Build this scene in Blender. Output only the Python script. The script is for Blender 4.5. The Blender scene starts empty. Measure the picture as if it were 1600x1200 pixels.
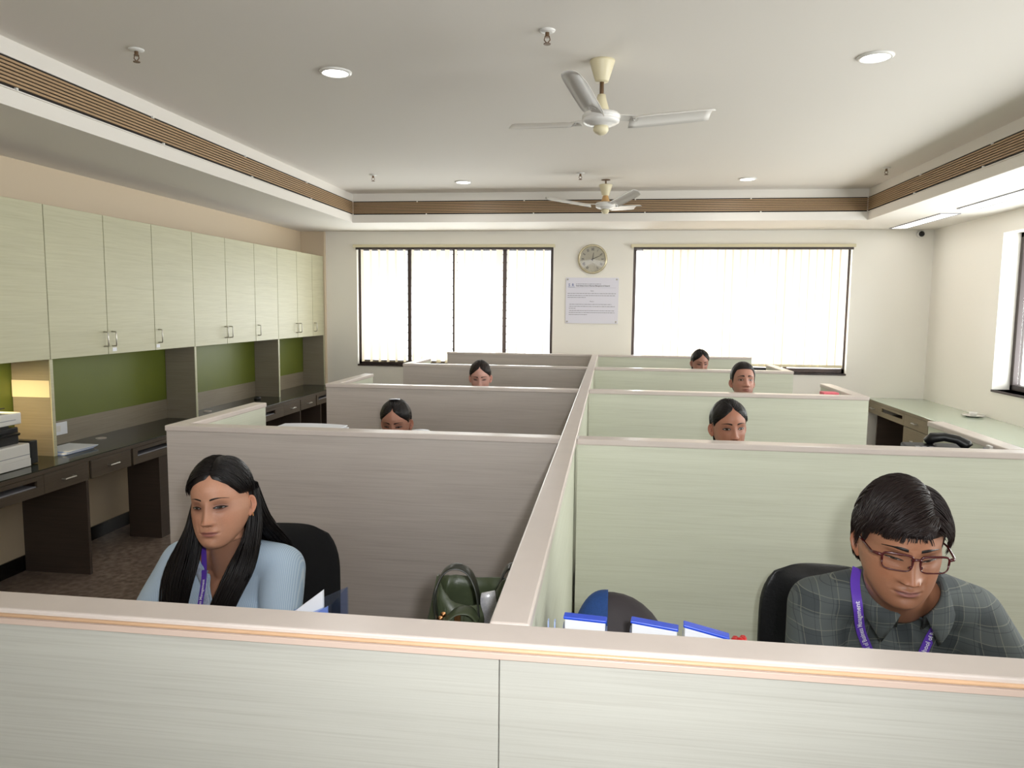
import bpy, bmesh, math, random
import numpy as np
from mathutils import Vector, Matrix, Euler
from mathutils.bvhtree import BVHTree
random.seed(7); RNG = np.random.default_rng(7)
C = bpy.context.scene.collection
SC = bpy.context.scene
PI = math.pi
FZ = -0.07                                  # floor height

# ---------------------------------------------------------------- camera, world, lights, exposure
def cam_matrix(y, p, r):
    cy, sy, cp, sp, cr, sr = math.cos(y), math.sin(y), math.cos(p), math.sin(p), math.cos(r), math.sin(r)
    f = Vector((-sy*cp, cy*cp, sp)); ri = Vector((cy, sy, 0)); up = ri.cross(f)
    r2 = cr*ri + sr*up; u2 = -sr*ri + cr*up
    return Matrix((r2, u2, -f)).transposed().to_4x4()
cd = bpy.data.cameras.new('camera'); cam = bpy.data.objects.new('camera', cd); C.objects.link(cam)
cd.sensor_width = 36.0; cd.lens = 1150/1600*36.0; cd.clip_start = 0.02
cam.matrix_world = Matrix.Translation((0, 0, 1.66)) @ cam_matrix(.1297, -.1017, .0102)
SC.camera = cam
SC.view_settings.view_transform = 'Standard'; SC.view_settings.look = 'None'
SC.view_settings.gamma = 1.0; SC.view_settings.use_curve_mapping = False
SC.view_settings.exposure = -0.2
W = bpy.data.worlds.new('World'); SC.world = W; W.use_nodes = True
bg = W.node_tree.nodes['Background']; bg.inputs[0].default_value = (0.95, 0.97, 1.0, 1); bg.inputs[1].default_value = 3.3

def area(name, loc, rot, sx, sy, power, col=(1, 1, 1), spread=PI):
    l = bpy.data.lights.new(name, 'AREA'); l.shape = 'RECTANGLE'; l.size = sx; l.size_y = sy
    l.energy = power; l.color = col; l.spread = spread
    o = bpy.data.objects.new(name, l); C.objects.link(o); o.location = loc; o.rotation_euler = rot
    return o
DAY = (1.0, 0.98, 0.97)
area('daylight_right_far', (4.35, 5.8, 1.25), (0, PI/2+.5, 0), 1.5, 2.9, 155, DAY)
area('daylight_right_near', (4.25, 2.1, 1.5), (0, PI/2+.18, 0), 1.5, 2.9, 185, DAY)
area('daylight_back_left', (-1.85, 9.5, 1.3), (-PI/2-.45, 0, 0), 2.5, 1.5, 105, DAY)
area('daylight_back_right', (1.47, 9.5, 1.3), (-PI/2-.45, 0, 0), 2.5, 1.5, 200, DAY)
area('fill_behind', (0.2, -2.5, 1.7), (PI/2, 0, 0), 4.2, 1.5, 40, (0.98, 0.98, 1.0))  # added fill light behind the camera, no known daylight source there

# ---------------------------------------------------------------- materials
# the camera's own pop-up flash, just above the lens
fl_ = bpy.data.lights.new('camera_flash', 'SPOT'); fl_.energy = 78; fl_.shadow_soft_size = 0.03; fl_.spot_size = math.radians(95); fl_.spot_blend = 0.9; fl_.color = (0.97, 0.98, 1.0)
flash = bpy.data.objects.new('camera_flash', fl_); C.objects.link(flash); flash.matrix_world = Matrix.Translation((.09, -.02, 1.74)) @ cam_matrix(.1297, -.1017, .0102)

def lin(c):
    return tuple(((x/255)/12.92 if x/255 <= 0.04045 else ((x/255+0.055)/1.055)**2.4) for x in c)
def mat(name, rgb, rough=0.5, metal=0.0, spec=0.5, emit=None, es=0.0, trans=0.0, alpha=1.0, bump=None, vary=0.0, vscale=8.0):
    m = bpy.data.materials.new(name); m.use_nodes = True
    nt = m.node_tree; b = nt.nodes['Principled BSDF']
    c = lin(rgb) + (1,)
    b.inputs['Base Color'].default_value = c
    b.inputs['Roughness'].default_value = rough; b.inputs['Metallic'].default_value = metal
    b.inputs['Specular IOR Level'].default_value = spec
    b.inputs['Transmission Weight'].default_value = trans; b.inputs['Alpha'].default_value = alpha
    if emit is not None:
        b.inputs['Emission Color'].default_value = lin(emit) + (1,); b.inputs['Emission Strength'].default_value = es
    if vary > 0:
        tc = nt.nodes.new('ShaderNodeTexCoord'); n = nt.nodes.new('ShaderNodeTexNoise'); n.inputs['Scale'].default_value = vscale
        n.inputs['Detail'].default_value = 5
        mx = nt.nodes.new('ShaderNodeMix'); mx.data_type = 'RGBA'
        mx.inputs[6].default_value = tuple(x*(1-vary) for x in c[:3]) + (1,); mx.inputs[7].default_value = tuple(min(1, x*(1+vary)) for x in c[:3]) + (1,)
        nt.links.new(tc.outputs['Object'], n.inputs['Vector']); nt.links.new(n.outputs['Fac'], mx.inputs[0]); nt.links.new(mx.outputs[2], b.inputs['Base Color'])
    if bump:
        tc = nt.nodes.new('ShaderNodeTexCoord'); n = nt.nodes.new('ShaderNodeTexNoise'); n.inputs['Scale'].default_value = bump[0]; n.inputs['Detail'].default_value = 6
        bm_ = nt.nodes.new('ShaderNodeBump'); bm_.inputs['Strength'].default_value = bump[1]; bm_.inputs['Distance'].default_value = 0.01
        nt.links.new(tc.outputs['Object'], n.inputs['Vector']); nt.links.new(n.outputs['Fac'], bm_.inputs['Height']); nt.links.new(bm_.outputs['Normal'], b.inputs['Normal'])
    return m
def ramp(nt, fac, stops):
    r = nt.nodes.new('ShaderNodeValToRGB'); nt.links.new(fac, r.inputs[0])
    e = r.color_ramp.elements
    while len(e) < len(stops): e.new(0.5)
    for k, (p, c) in enumerate(stops):
        e[k].position = p; e[k].color = (c + (1,)) if len(c) == 3 else c
    return r.outputs[0]
def laminate(name, base, streak, dark, rough=0.45, zs=55.0, amt=1.0):
    """horizontal wood-grain laminate: noise stretched along the grain"""
    m = bpy.data.materials.new(name); m.use_nodes = True; nt = m.node_tree; b = nt.nodes['Principled BSDF']
    tc = nt.nodes.new('ShaderNodeTexCoord')
    def noise(sc, det, dist=0.0):
        mp = nt.nodes.new('ShaderNodeMapping'); mp.inputs['Scale'].default_value = sc
        n = nt.nodes.new('ShaderNodeTexNoise'); n.inputs['Scale'].default_value = 1.0; n.inputs['Detail'].default_value = det; n.inputs['Distortion'].default_value = dist
        n.inputs['Roughness'].default_value = 0.62
        nt.links.new(tc.outputs['Object'], mp.inputs['Vector']); nt.links.new(mp.outputs[0], n.inputs['Vector']); return n.outputs['Fac']
    f1 = noise((1.6, 1.6, zs), 7, 0.6); f2 = noise((3.5, 3.5, zs*3.4), 5, 0.3); f3 = noise((0.5, 0.5, 9.0), 3, 0.4)
    c1 = ramp(nt, f1, [(0.28, lin(dark)), (0.45, lin(base)), (0.62, lin(base)), (0.8, lin(streak))])
    c2 = ramp(nt, f2, [(0.3, lin(dark)), (0.5, lin(base)), (0.72, lin(streak))])
    c3 = ramp(nt, f3, [(0.3, tuple(0.90 for _ in range(3))), (0.7, (1, 1, 1))])
    mx = nt.nodes.new('ShaderNodeMix'); mx.data_type = 'RGBA'; mx.inputs[0].default_value = 0.5
    nt.links.new(c1, mx.inputs[6]); nt.links.new(c2, mx.inputs[7])
    mu = nt.nodes.new('ShaderNodeMix'); mu.data_type = 'RGBA'; mu.blend_type = 'MULTIPLY'; mu.inputs[0].default_value = 0.8
    nt.links.new(mx.outputs[2], mu.inputs[6]); nt.links.new(c3, mu.inputs[7])
    nt.links.new(mu.outputs[2], b.inputs['Base Color']); b.inputs['Roughness'].default_value = rough
    b.inputs['Specular IOR Level'].default_value = 0.4
    return m
def vcol_mat(name, rough=0.5, spec=0.4, sss=0.0, bump=None):
    m = bpy.data.materials.new(name); m.use_nodes = True; nt = m.node_tree; b = nt.nodes['Principled BSDF']
    a = nt.nodes.new('ShaderNodeAttribute'); a.attribute_name = 'Col'
    nt.links.new(a.outputs['Color'], b.inputs['Base Color'])
    b.inputs['Roughness'].default_value = rough; b.inputs['Specular IOR Level'].default_value = spec
    if sss:
        b.inputs['Subsurface Weight'].default_value = sss; b.inputs['Subsurface Radius'].default_value = (0.012, 0.005, 0.003); b.inputs['Subsurface Scale'].default_value = 0.4
    if bump:
        n = nt.nodes.new('ShaderNodeTexNoise'); n.inputs['Scale'].default_value = bump[0]
        bm_ = nt.nodes.new('ShaderNodeBump'); bm_.inputs['Strength'].default_value = bump[1]; bm_.inputs['Distance'].default_value = 0.002
        nt.links.new(n.outputs['Fac'], bm_.inputs['Height']); nt.links.new(bm_.outputs['Normal'], b.inputs['Normal'])
    return m
M = {}
M['wall'] = mat('wall_paint', (240, 236, 228), 0.35, bump=(60, 0.03))
M['wall_warmed'] = mat('wall_paint_warm_bounce', (212, 194, 168), 0.5, bump=(60, 0.03))  # wall paint with warm bounce light put into the colour
M['ceil'] = mat('ceiling_paint', (232, 227, 220), 0.8)
M['floor'] = None
M['taupe'] = laminate('taupe_shaded_laminate', (200, 190, 182), (210, 201, 193), (181, 170, 162))  # shade on the left panels partly put into a greyer laminate colour
M['taupe_dark'] = laminate('grey_brown_laminate', (146, 136, 119), (158, 148, 131), (128, 117, 101))
M['green'] = laminate('pale_green_laminate', (214, 216, 197), (222, 224, 207), (201, 202, 181))
M['cream'] = laminate('cream_laminate', (188, 187, 178), (197, 196, 188), (172, 169, 160), zs=90)
M['cab'] = laminate('pale_green_cabinet_laminate', (193, 190, 161), (203, 200, 175), (181, 177, 147), zs=34)
M['dkwood'] = laminate('brown_counter_laminate', (84, 73, 61), (97, 85, 72), (68, 58, 48))
M['olive_wood'] = laminate('olive_brown_laminate', (126, 115, 90), (138, 127, 101), (110, 99, 76))
M['dkpanel'] = laminate('dark_brown_laminate', (72, 60, 52), (84, 70, 60), (58, 48, 42))
M['cap'] = mat('beige_wood_trim', (211, 199, 191), 0.28, vary=0.07, vscale=14)
M['bead'] = mat('orange_wood_beading', (218, 178, 142), 0.3, vary=0.12, vscale=20)
M['glass_top'] = mat('green_glass_counter_top', (38, 42, 30), 0.14, spec=0.22)
M['lime'] = mat('lime_green_board', (104, 114, 36), 0.5, vary=0.12, vscale=3)
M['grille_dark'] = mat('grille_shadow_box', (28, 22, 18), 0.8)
M['grille'] = mat('tan_aluminium_slats', (176, 146, 112), 0.45)
M['white'] = mat('white_enamel', (232, 230, 226), 0.3)
M['offwhite'] = mat('aged_cream_plastic', (222, 212, 180), 0.4)
M['fanblade'] = mat('white_painted_fan_blade', (214, 210, 204), 0.35)
M['steel'] = mat('brushed_steel', (190, 186, 178), 0.3, metal=0.9)
M['brass'] = mat('brown_metal', (120, 96, 74), 0.4, metal=0.7)
M['darkframe'] = mat('dark_brown_aluminium', (58, 46, 44), 0.4)
M['black'] = mat('black_plastic', (22, 22, 24), 0.4)
M['fabric'] = mat('black_fabric', (18, 18, 20), 0.9, bump=(300, 0.2))
M['leather'] = mat('black_leather', (20, 20, 22), 0.35, bump=(120, 0.1))
M['paper'] = mat('white_paper', (236, 238, 244), 0.7)
M['bluepaper'] = mat('blue_tinted_paper', (176, 194, 236), 0.5)
M['blue'] = mat('blue_binding', (30, 76, 214), 0.35)
M['lamp'] = mat('lit_lamp', (255, 255, 255), 0.5, emit=(255, 252, 246), es=9.0)
M['tube'] = mat('lit_fluorescent_diffuser', (255, 255, 255), 0.5, emit=(255, 252, 244), es=2.6)
M['skirt'] = mat('black_stone_skirting', (20, 19, 18), 0.2)
M['hair'] = mat('black_hair', (20, 15, 14), 0.45, spec=0.3)
M['hair_brown'] = mat('dark_brown_hair', (34, 24, 22), 0.45, spec=0.3)
M['gold'] = mat('gold_metal', (214, 160, 110), 0.25, metal=1.0)
M['lens'] = None
M['red'] = mat('red_plastic', (190, 30, 28), 0.4)
M['pink'] = mat('pink_paper', (232, 110, 124), 0.6)
M['grey'] = mat('grey_plastic', (150, 150, 158), 0.4)
M['bluefabric'] = mat('blue_mesh_fabric', (22, 62, 120), 0.8, bump=(400, 0.3), vary=0.25, vscale=260)
M['blackfabric'] = mat('charcoal_nylon', (48, 42, 44), 0.7, bump=(14, 0.5))
M['olive'] = mat('olive_green_leather', (66, 74, 52), 0.42, bump=(18, 0.35), vary=0.15, vscale=9)
M['olivedark'] = mat('dark_olive_strap', (46, 48, 42), 0.3)
M['silver'] = mat('silver_glitter', (206, 206, 210), 0.3, metal=0.4, vary=0.3, vscale=300)
M['navy'] = mat('navy_lining', (46, 50, 90), 0.6)
M['skin'] = vcol_mat('skin', 0.48, 0.4, 0.08)
M['eye'] = vcol_mat('eye', 0.12, 0.5)
def floor_mat():
    m = bpy.data.materials.new('brown_granite_floor'); m.use_nodes = True; nt = m.node_tree; b = nt.nodes['Principled BSDF']
    tc = nt.nodes.new('ShaderNodeTexCoord'); n = nt.nodes.new('ShaderNodeTexNoise'); n.inputs['Scale'].default_value = 26; n.inputs['Detail'].default_value = 8
    nt.links.new(tc.outputs['Object'], n.inputs['Vector'])
    br = nt.nodes.new('ShaderNodeTexBrick'); br.inputs['Scale'].default_value = 1.0; br.offset = 0
    br.inputs['Brick Width'].default_value = 0.6; br.inputs['Row Height'].default_value = 0.6; br.inputs['Mortar Size'].default_value = 0.002
    br.inputs['Color1'].default_value = (1, 1, 1, 1); br.inputs['Color2'].default_value = (0.93, 0.93, 0.93, 1); br.inputs['Mortar'].default_value = (0.6, 0.6, 0.6, 1)
    nt.links.new(tc.outputs['Object'], br.inputs['Vector'])
    c = ramp(nt, n.outputs['Fac'], [(0.3, lin((98, 83, 74))), (0.52, lin((130, 113, 102))), (0.75, lin((158, 141, 128)))])
    mx = nt.nodes.new('ShaderNodeMix'); mx.data_type = 'RGBA'; mx.blend_type = 'MULTIPLY'; mx.inputs[0].default_value = 1
    nt.links.new(c, mx.inputs[6]); nt.links.new(br.outputs['Color'], mx.inputs[7]); nt.links.new(mx.outputs[2], b.inputs['Base Color'])
    b.inputs['Roughness'].default_value = 0.35
    return m
M['floor'] = floor_mat()
def glass_mat(name, tint, alpha_fac):
    m = bpy.data.materials.new(name); m.use_nodes = True; nt = m.node_tree; nt.nodes.remove(nt.nodes['Principled BSDF'])
    t = nt.nodes.new('ShaderNodeBsdfTransparent'); t.inputs[0].default_value = tint + (1,)
    g = nt.nodes.new('ShaderNodeBsdfGlossy'); g.inputs['Roughness'].default_value = 0.03
    mx = nt.nodes.new('ShaderNodeMixShader'); mx.inputs[0].default_value = alpha_fac
    nt.links.new(t.outputs[0], mx.inputs[1]); nt.links.new(g.outputs[0], mx.inputs[2]); nt.links.new(mx.outputs[0], nt.nodes['Material Output'].inputs[0])
    return m
M['pane'] = glass_mat('window_glass', (0.95, 0.97, 0.96), 0.05)
M['lens'] = glass_mat('spectacle_lens', (0.95, 0.93, 0.92), 0.04)
M['bluefilm'] = glass_mat('clear_blue_plastic', (0.80, 0.86, 1.0), 0.08)
def blind_mat():
    m = bpy.data.materials.new('cream_blind_fabric'); m.use_nodes = True; nt = m.node_tree; nt.nodes.remove(nt.nodes['Principled BSDF'])
    d = nt.nodes.new('ShaderNodeBsdfDiffuse'); d.inputs[0].default_value = lin((236, 224, 208)) + (1,)
    t = nt.nodes.new('ShaderNodeBsdfTranslucent'); t.inputs[0].default_value = lin((253, 238, 222)) + (1,)
    mx = nt.nodes.new('ShaderNodeMixShader'); mx.inputs[0].default_value = 0.28
    nt.links.new(d.outputs[0], mx.inputs[1]); nt.links.new(t.outputs[0], mx.inputs[2]); nt.links.new(mx.outputs[0], nt.nodes['Material Output'].inputs[0])
    return m
M['blind'] = blind_mat()
def plaid_mat():
    m = bpy.data.materials.new('grey_plaid_shirt'); m.use_nodes = True; nt = m.node_tree; b = nt.nodes['Principled BSDF']
    tc = nt.nodes.new('ShaderNodeTexCoord'); sp = nt.nodes.new('ShaderNodeSeparateXYZ')
    n = nt.nodes.new('ShaderNodeTexNoise'); n.inputs['Scale'].default_value = 7; n.inputs['Detail'].default_value = 2
    ad = nt.nodes.new('ShaderNodeVectorMath'); ad.operation = 'MULTIPLY_ADD'; ad.inputs[1].default_value = (0.03, 0.03, 0.03)
    nt.links.new(n.outputs['Color'], ad.inputs[0]); nt.links.new(tc.outputs['Object'], ad.inputs[2]); nt.links.new(tc.outputs['Object'], n.inputs['Vector'])
    nt.links.new(ad.outputs[0], sp.inputs[0])
    def lines(out, period, width, off=0.0):
        a = nt.nodes.new('ShaderNodeMath'); a.operation = 'MULTIPLY_ADD'; a.inputs[1].default_value = 1/period; a.inputs[2].default_value = off; nt.links.new(out, a.inputs[0])
        f = nt.nodes.new('ShaderNodeMath'); f.operation = 'FRACT'; nt.links.new(a.outputs[0], f.inputs[0])
        l = nt.nodes.new('ShaderNodeMath'); l.operation = 'LESS_THAN'; l.inputs[1].default_value = width/period; nt.links.new(f.outputs[0], l.inputs[0]); return l.outputs[0]
    def add(x, y, op='ADD'):
        a = nt.nodes.new('ShaderNodeMath'); a.operation = op; nt.links.new(x, a.inputs[0]); nt.links.new(y, a.inputs[1]); return a.outputs[0]
    thin = add(lines(sp.outputs[0], 0.034, 0.0014), lines(sp.outputs[2], 0.034, 0.0014), 'MAXIMUM')
    thin2 = add(lines(sp.outputs[0], 0.034, 0.0010, 0.3), lines(sp.outputs[2], 0.034, 0.0010, 0.3), 'MAXIMUM')
    band = add(lines(sp.outputs[0], 0.068, 0.030), lines(sp.outputs[2], 0.068, 0.030))
    base = ramp(nt, band, [(0.0, lin((62, 68, 70))), (0.5, lin((70, 76, 78))), (1.0, lin((80, 86, 86)))])
    mx = nt.nodes.new('ShaderNodeMix'); mx.data_type = 'RGBA'; mx.inputs[7].default_value = lin((150, 150, 132)) + (1,)
    s = nt.nodes.new('ShaderNodeMath'); s.operation = 'MULTIPLY'; s.inputs[1].default_value = 0.34; nt.links.new(thin, s.inputs[0])
    nt.links.new(s.outputs[0], mx.inputs[0]); nt.links.new(base, mx.inputs[6])
    mx2 = nt.nodes.new('ShaderNodeMix'); mx2.data_type = 'RGBA'; mx2.inputs[7].default_value = lin((34, 38, 46)) + (1,)
    s2 = nt.nodes.new('ShaderNodeMath'); s2.operation = 'MULTIPLY'; s2.inputs[1].default_value = 0.6; nt.links.new(thin2, s2.inputs[0])
    nt.links.new(s2.outputs[0], mx2.inputs[0]); nt.links.new(mx.outputs[2], mx2.inputs[6]); nt.links.new(mx2.outputs[2], b.inputs['Base Color'])
    b.inputs['Roughness'].default_value = 0.8
    return m
M['plaid'] = plaid_mat()
def stripe_mat():
    m = bpy.data.materials.new('pale_blue_striped_cotton'); m.use_nodes = True; nt = m.node_tree; b = nt.nodes['Principled BSDF']
    tc = nt.nodes.new('ShaderNodeTexCoord'); mp = nt.nodes.new('ShaderNodeMapping'); mp.inputs['Rotation'].default_value = (0, 0.12, 0)
    wv = nt.nodes.new('ShaderNodeTexWave'); wv.wave_type = 'BANDS'; wv.bands_direction = 'X'; wv.inputs['Scale'].default_value = 75; wv.inputs['Distortion'].default_value = 0.6
    nt.links.new(tc.outputs['Object'], mp.inputs['Vector']); nt.links.new(mp.outputs[0], wv.inputs['Vector'])
    c = ramp(nt, wv.outputs['Fac'], [(0.0, lin((172, 196, 220))), (0.7, lin((182, 206, 228))), (0.95, lin((208, 222, 236)))])
    nt.links.new(c, b.inputs['Base Color']); b.inputs['Roughness'].default_value = 0.8
    return m
M['kurta'] = stripe_mat()
M['lace'] = mat('silver_blue_lace', (184, 194, 214), 0.6, vary=0.5, vscale=160)
M['lanyard'] = mat('purple_lanyard', (104, 66, 190), 0.45)
M['ink'] = mat('white_print', (235, 232, 245), 0.6)
M['cloth_dark'] = mat('dark_cloth', (46, 44, 52), 0.8)
M['cloth_plum'] = mat('plum_cloth', (110, 60, 80), 0.8)
M['cloth_white'] = mat('white_cloth', (214, 212, 208), 0.8)
M['cloth_teal'] = mat('teal_cloth', (60, 110, 112), 0.8)
M['shoe'] = mat('dark_shoe_leather', (30, 24, 20), 0.4)
M['text_dark'] = mat('dark_print', (70, 70, 84), 0.7)
M['text_grey'] = mat('grey_print', (150, 148, 158), 0.7)
M['text_blue'] = mat('blue_print', (120, 130, 176), 0.7)

# ---------------------------------------------------------------- mesh helpers
WORLD = {}                                   # object -> world origin (all roots are unrotated unless noted)
class MB:
    def __init__(s): s.v = []; s.f = []; s.c = None
    def add(s, vs, fs):
        o = len(s.v); s.v += [tuple(p) for p in vs]; s.f += [tuple(i+o for i in f) for f in fs]; return s
    def box(s, x0, y0, z0, x1, y1, z1):
        if x0 > x1: x0, x1 = x1, x0
        if y0 > y1: y0, y1 = y1, y0
        if z0 > z1: z0, z1 = z1, z0
        return s.add([(x0,y0,z0),(x1,y0,z0),(x1,y1,z0),(x0,y1,z0),(x0,y0,z1),(x1,y0,z1),(x1,y1,z1),(x0,y1,z1)],
                     [(0,3,2,1),(4,5,6,7),(0,1,5,4),(1,2,6,5),(2,3,7,6),(3,0,4,7)])
    def obox(s, c, ax, ay, az):              # oriented box from half-axis vectors
        c, ax, ay, az = map(Vector, (c, ax, ay, az))
        vs = [c+sx*ax+sy*ay+sz*az for sz in (-1,1) for sx, sy in ((-1,-1),(1,-1),(1,1),(-1,1))]
        return s.add(vs, [(0,3,2,1),(4,5,6,7),(0,1,5,4),(1,2,6,5),(2,3,7,6),(3,0,4,7)])
    def lathe(s, prof, c=(0,0,0), n=24, axis='z', ring=False):
        vs = []; c = Vector(c)
        for r, h in prof:
            for k in range(n):
                a = 2*PI*k/n; x, y = r*math.cos(a), r*math.sin(a)
                p = (x, y, h) if axis == 'z' else ((x, -h, y) if axis == 'y' else (h, x, y))
                vs.append(c+Vector(p))
        m = len(prof); fs = [(i*n+k, i*n+(k+1)%n, (i+1)*n+(k+1)%n, (i+1)*n+k) for i in range(m-1) for k in range(n)]
        if ring: fs += [((m-1)*n+k, (m-1)*n+(k+1)%n, (k+1)%n, k) for k in range(n)]
        else: fs.append(tuple(reversed(range(n)))); fs.append(tuple(range((m-1)*n, m*n)))
        return s.add(vs, fs)
    def tube(s, pts, r, n=8, flat=None, up=None):
        """tube along points; r number or list; flat=(w,t) gives an elliptical/rectangular strap section"""
        P_ = [Vector(p) for p in pts]; m = len(P_)
        rs = r if isinstance(r, (list, tuple, np.ndarray)) else [r]*m
        vs = []; prev = None
        for i in range(m):
            t = (P_[min(i+1, m-1)]-P_[max(i-1, 0)]).normalized()
            u = Vector(up) if up is not None else (prev if prev is not None else (Vector((0,0,1)) if abs(t.z) < 0.9 else Vector((1,0,0))))
            a = t.cross(u)
            if a.length < 1e-6: a = t.orthogonal()
            a.normalize(); b = a.cross(t).normalized(); prev = b
            for k in range(n):
                an = 2*PI*k/n
                if flat: vs.append(P_[i] + a*(flat[0]*math.cos(an)) + b*(flat[1]*math.sin(an)))
                else: vs.append(P_[i] + (a*math.cos(an)+b*math.sin(an))*rs[i])
        fs = [(i*n+k, i*n+(k+1)%n, (i+1)*n+(k+1)%n, (i+1)*n+k) for i in range(m-1) for k in range(n)]
        fs.append(tuple(reversed(range(n)))); fs.append(tuple(range((m-1)*n, m*n)))
        return s.add(vs, fs)
    def grid(s, rows, closed=False):
        nr, nc = len(rows), len(rows[0])
        vs = [p for r in rows for p in r]
        fs = []
        for i in range(nr-1):
            for k in range(nc if closed else nc-1):
                fs.append((i*nc+k, i*nc+(k+1)%nc, (i+1)*nc+(k+1)%nc, (i+1)*nc+k))
        return s.add(vs, fs)
    def build(s, name, material, parent=None, bevel=0.0, smooth=False, seg=2, local=False, solid=0.0, sub=0):
        me = bpy.data.meshes.new(name)
        org = WORLD.get(parent.name, Vector((0,0,0))) if (parent is not None and not local) else Vector((0,0,0))
        me.from_pydata([(p[0]-org.x, p[1]-org.y, p[2]-org.z) for p in s.v], [], s.f)
        if s.c is not None:
            ca = me.color_attributes.new('Col', 'FLOAT_COLOR', 'POINT'); ca.data.foreach_set('color', np.asarray(s.c, np.float32).ravel())
        me.materials.append(material)
        bm = bmesh.new(); bm.from_mesh(me); bmesh.ops.recalc_face_normals(bm, faces=bm.faces); bm.to_mesh(me); bm.free()
        if smooth:
            me.polygons.foreach_set('use_smooth', [True]*len(me.polygons)); me.update()
        o = bpy.data.objects.new(name, me); C.objects.link(o)
        if parent is not None: o.parent = parent; WORLD[o.name] = org
        if bevel > 0:
            b = o.modifiers.new('bevel', 'BEVEL'); b.width = bevel; b.segments = seg; b.limit_method = 'ANGLE'; b.angle_limit = 0.6
        if solid: sm = o.modifiers.new('solid', 'SOLIDIFY'); sm.thickness = solid; sm.offset = 0
        if sub: sb = o.modifiers.new('sub', 'SUBSURF'); sb.levels = sub; sb.render_levels = sub
        return o
def thing(name, label, cat, loc=(0,0,0), group=None):
    o = bpy.data.objects.new(name, None); C.objects.link(o); o.location = loc; o.empty_display_size = 0.1
    o['label'] = label; o['category'] = cat
    if group: o['group'] = group
    WORLD[o.name] = Vector(loc); return o
def tag(o, label, cat, group=None, recenter=True):
    o['label'] = label; o['category'] = cat
    if group: o['group'] = group
    if recenter and o.type == 'MESH' and o.parent is None:      # origin to the base of the thing
        co = np.array([v.co[:] for v in o.data.vertices]); c = Vector(((co[:,0].min()+co[:,0].max())/2, (co[:,1].min()+co[:,1].max())/2, co[:,2].min()))
        o.data.transform(Matrix.Translation(-c)); o.location = c
    return o
def struct(o, kind='structure'): o['kind'] = kind; return o
def dup(root, loc, label, group=None, rotz=None):
    r = root.copy(); C.objects.link(r); r.location = loc; r['label'] = label
    if rotz is not None: r.rotation_euler[2] = rotz
    if group: r['group'] = group
    for ch in list(root.children):
        c = ch.copy(); C.objects.link(c); c.parent = r
        for g in list(ch.children):
            d = g.copy(); C.objects.link(d); d.parent = c
    return r
def evaluated(o):
    dg = bpy.context.evaluated_depsgraph_get(); e = o.evaluated_get(dg); me = e.to_mesh()
    v = np.empty(len(me.vertices)*3); me.vertices.foreach_get('co', v); v = v.reshape(-1, 3)
    f = [tuple(p.vertices) for p in me.polygons]; e.to_mesh_clear(); return v, f
def bx(*a): return MB().box(*a)

# ---------------------------------------------------------------- room shell
LW, RW, BW, FW = -3.75, 3.52, 8.78, -2.2
SOF, CEI = 2.572, 2.878
CL, CR, CB = -2.78, 2.52, 7.82
struct(bx(LW-.2, FW-.2, FZ-.2, RW+.25, BW+.2, FZ).build('floor', M['floor']))
struct(bx(LW-.2, FW-.2, CEI, RW+.25, BW+.2, CEI+.15).build('ceiling', M['ceil']))
struct(bx(LW-.2, FW-.2, SOF, CL, BW+.2, CEI).build('trim_1', M['ceil']))
struct(bx(CR, FW-.2, SOF, RW+.25, BW+.2, CEI).build('trim_2', M['ceil']))
struct(bx(CL, CB, SOF, CR, BW+.2, CEI).build('trim_3', M['ceil']))
struct(bx(LW-.2, FW-.2, FZ, LW, BW+.2, SOF).build('wall_left', M['wall_warmed']))
def wall_with_holes(name, axis, p0, p1, a0, a1, holes, z0=FZ, z1=SOF):
    """axis 'y': wall in the XZ plane between y=p0..p1 spanning x a0..a1; axis 'x' likewise"""
    m = MB()
    def b(u0, u1, w0, w1):
        if u1-u0 < 1e-5 or w1-w0 < 1e-5: return
        if axis == 'y': m.box(u0, p0, w0, u1, p1, w1)
        else: m.box(p0, u0, w0, p1, u1, w1)
    cur = a0
    for (h0, h1, hz0, hz1) in sorted(holes):
        b(cur, h0, z0, z1); b(h0, h1, z0, hz0); b(h0, h1, hz1, z1); cur = h1
    b(cur, a1, z0, z1)
    return struct(m.build(name, M['wall']))
W1 = (-3.06, -0.665, 0.965, 2.385); W2 = (0.265, 2.675, 0.965, 2.385)
WR1 = (4.3, 7.28, 0.965, 2.39); WR2 = (0.6, 3.6, 0.965, 2.39)
WF = (-1.9, 2.3, 0.965, 2.39)
wall_with_holes('wall_back', 'y', BW-.04, BW+.2, LW, RW+.25, [W1, W2])
wall_with_holes('wall_right', 'x', RW, RW+.25, FW-.2, BW-.04, [WR1, WR2])
wall_with_holes('wall_front', 'y', FW-.2, FW, LW, RW, [WF])
struct(bx(LW, 8.69, FZ, -3.452, BW-.04, SOF).build('trim_4', M['wall_warmed'], bevel=0.003))       # corner column
struct(bx(LW, FW, FZ, LW+.012, 8.69, FZ+.1).build('baseboard_left', M['skirt']))
struct(bx(-3.452, BW-.052, FZ, RW, BW-.04, FZ+.1).build('baseboard_back', M['skirt']))
struct(bx(RW-.012, FW, FZ, RW, BW-.052, FZ+.1).build('baseboard_right', M['skirt']))

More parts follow.
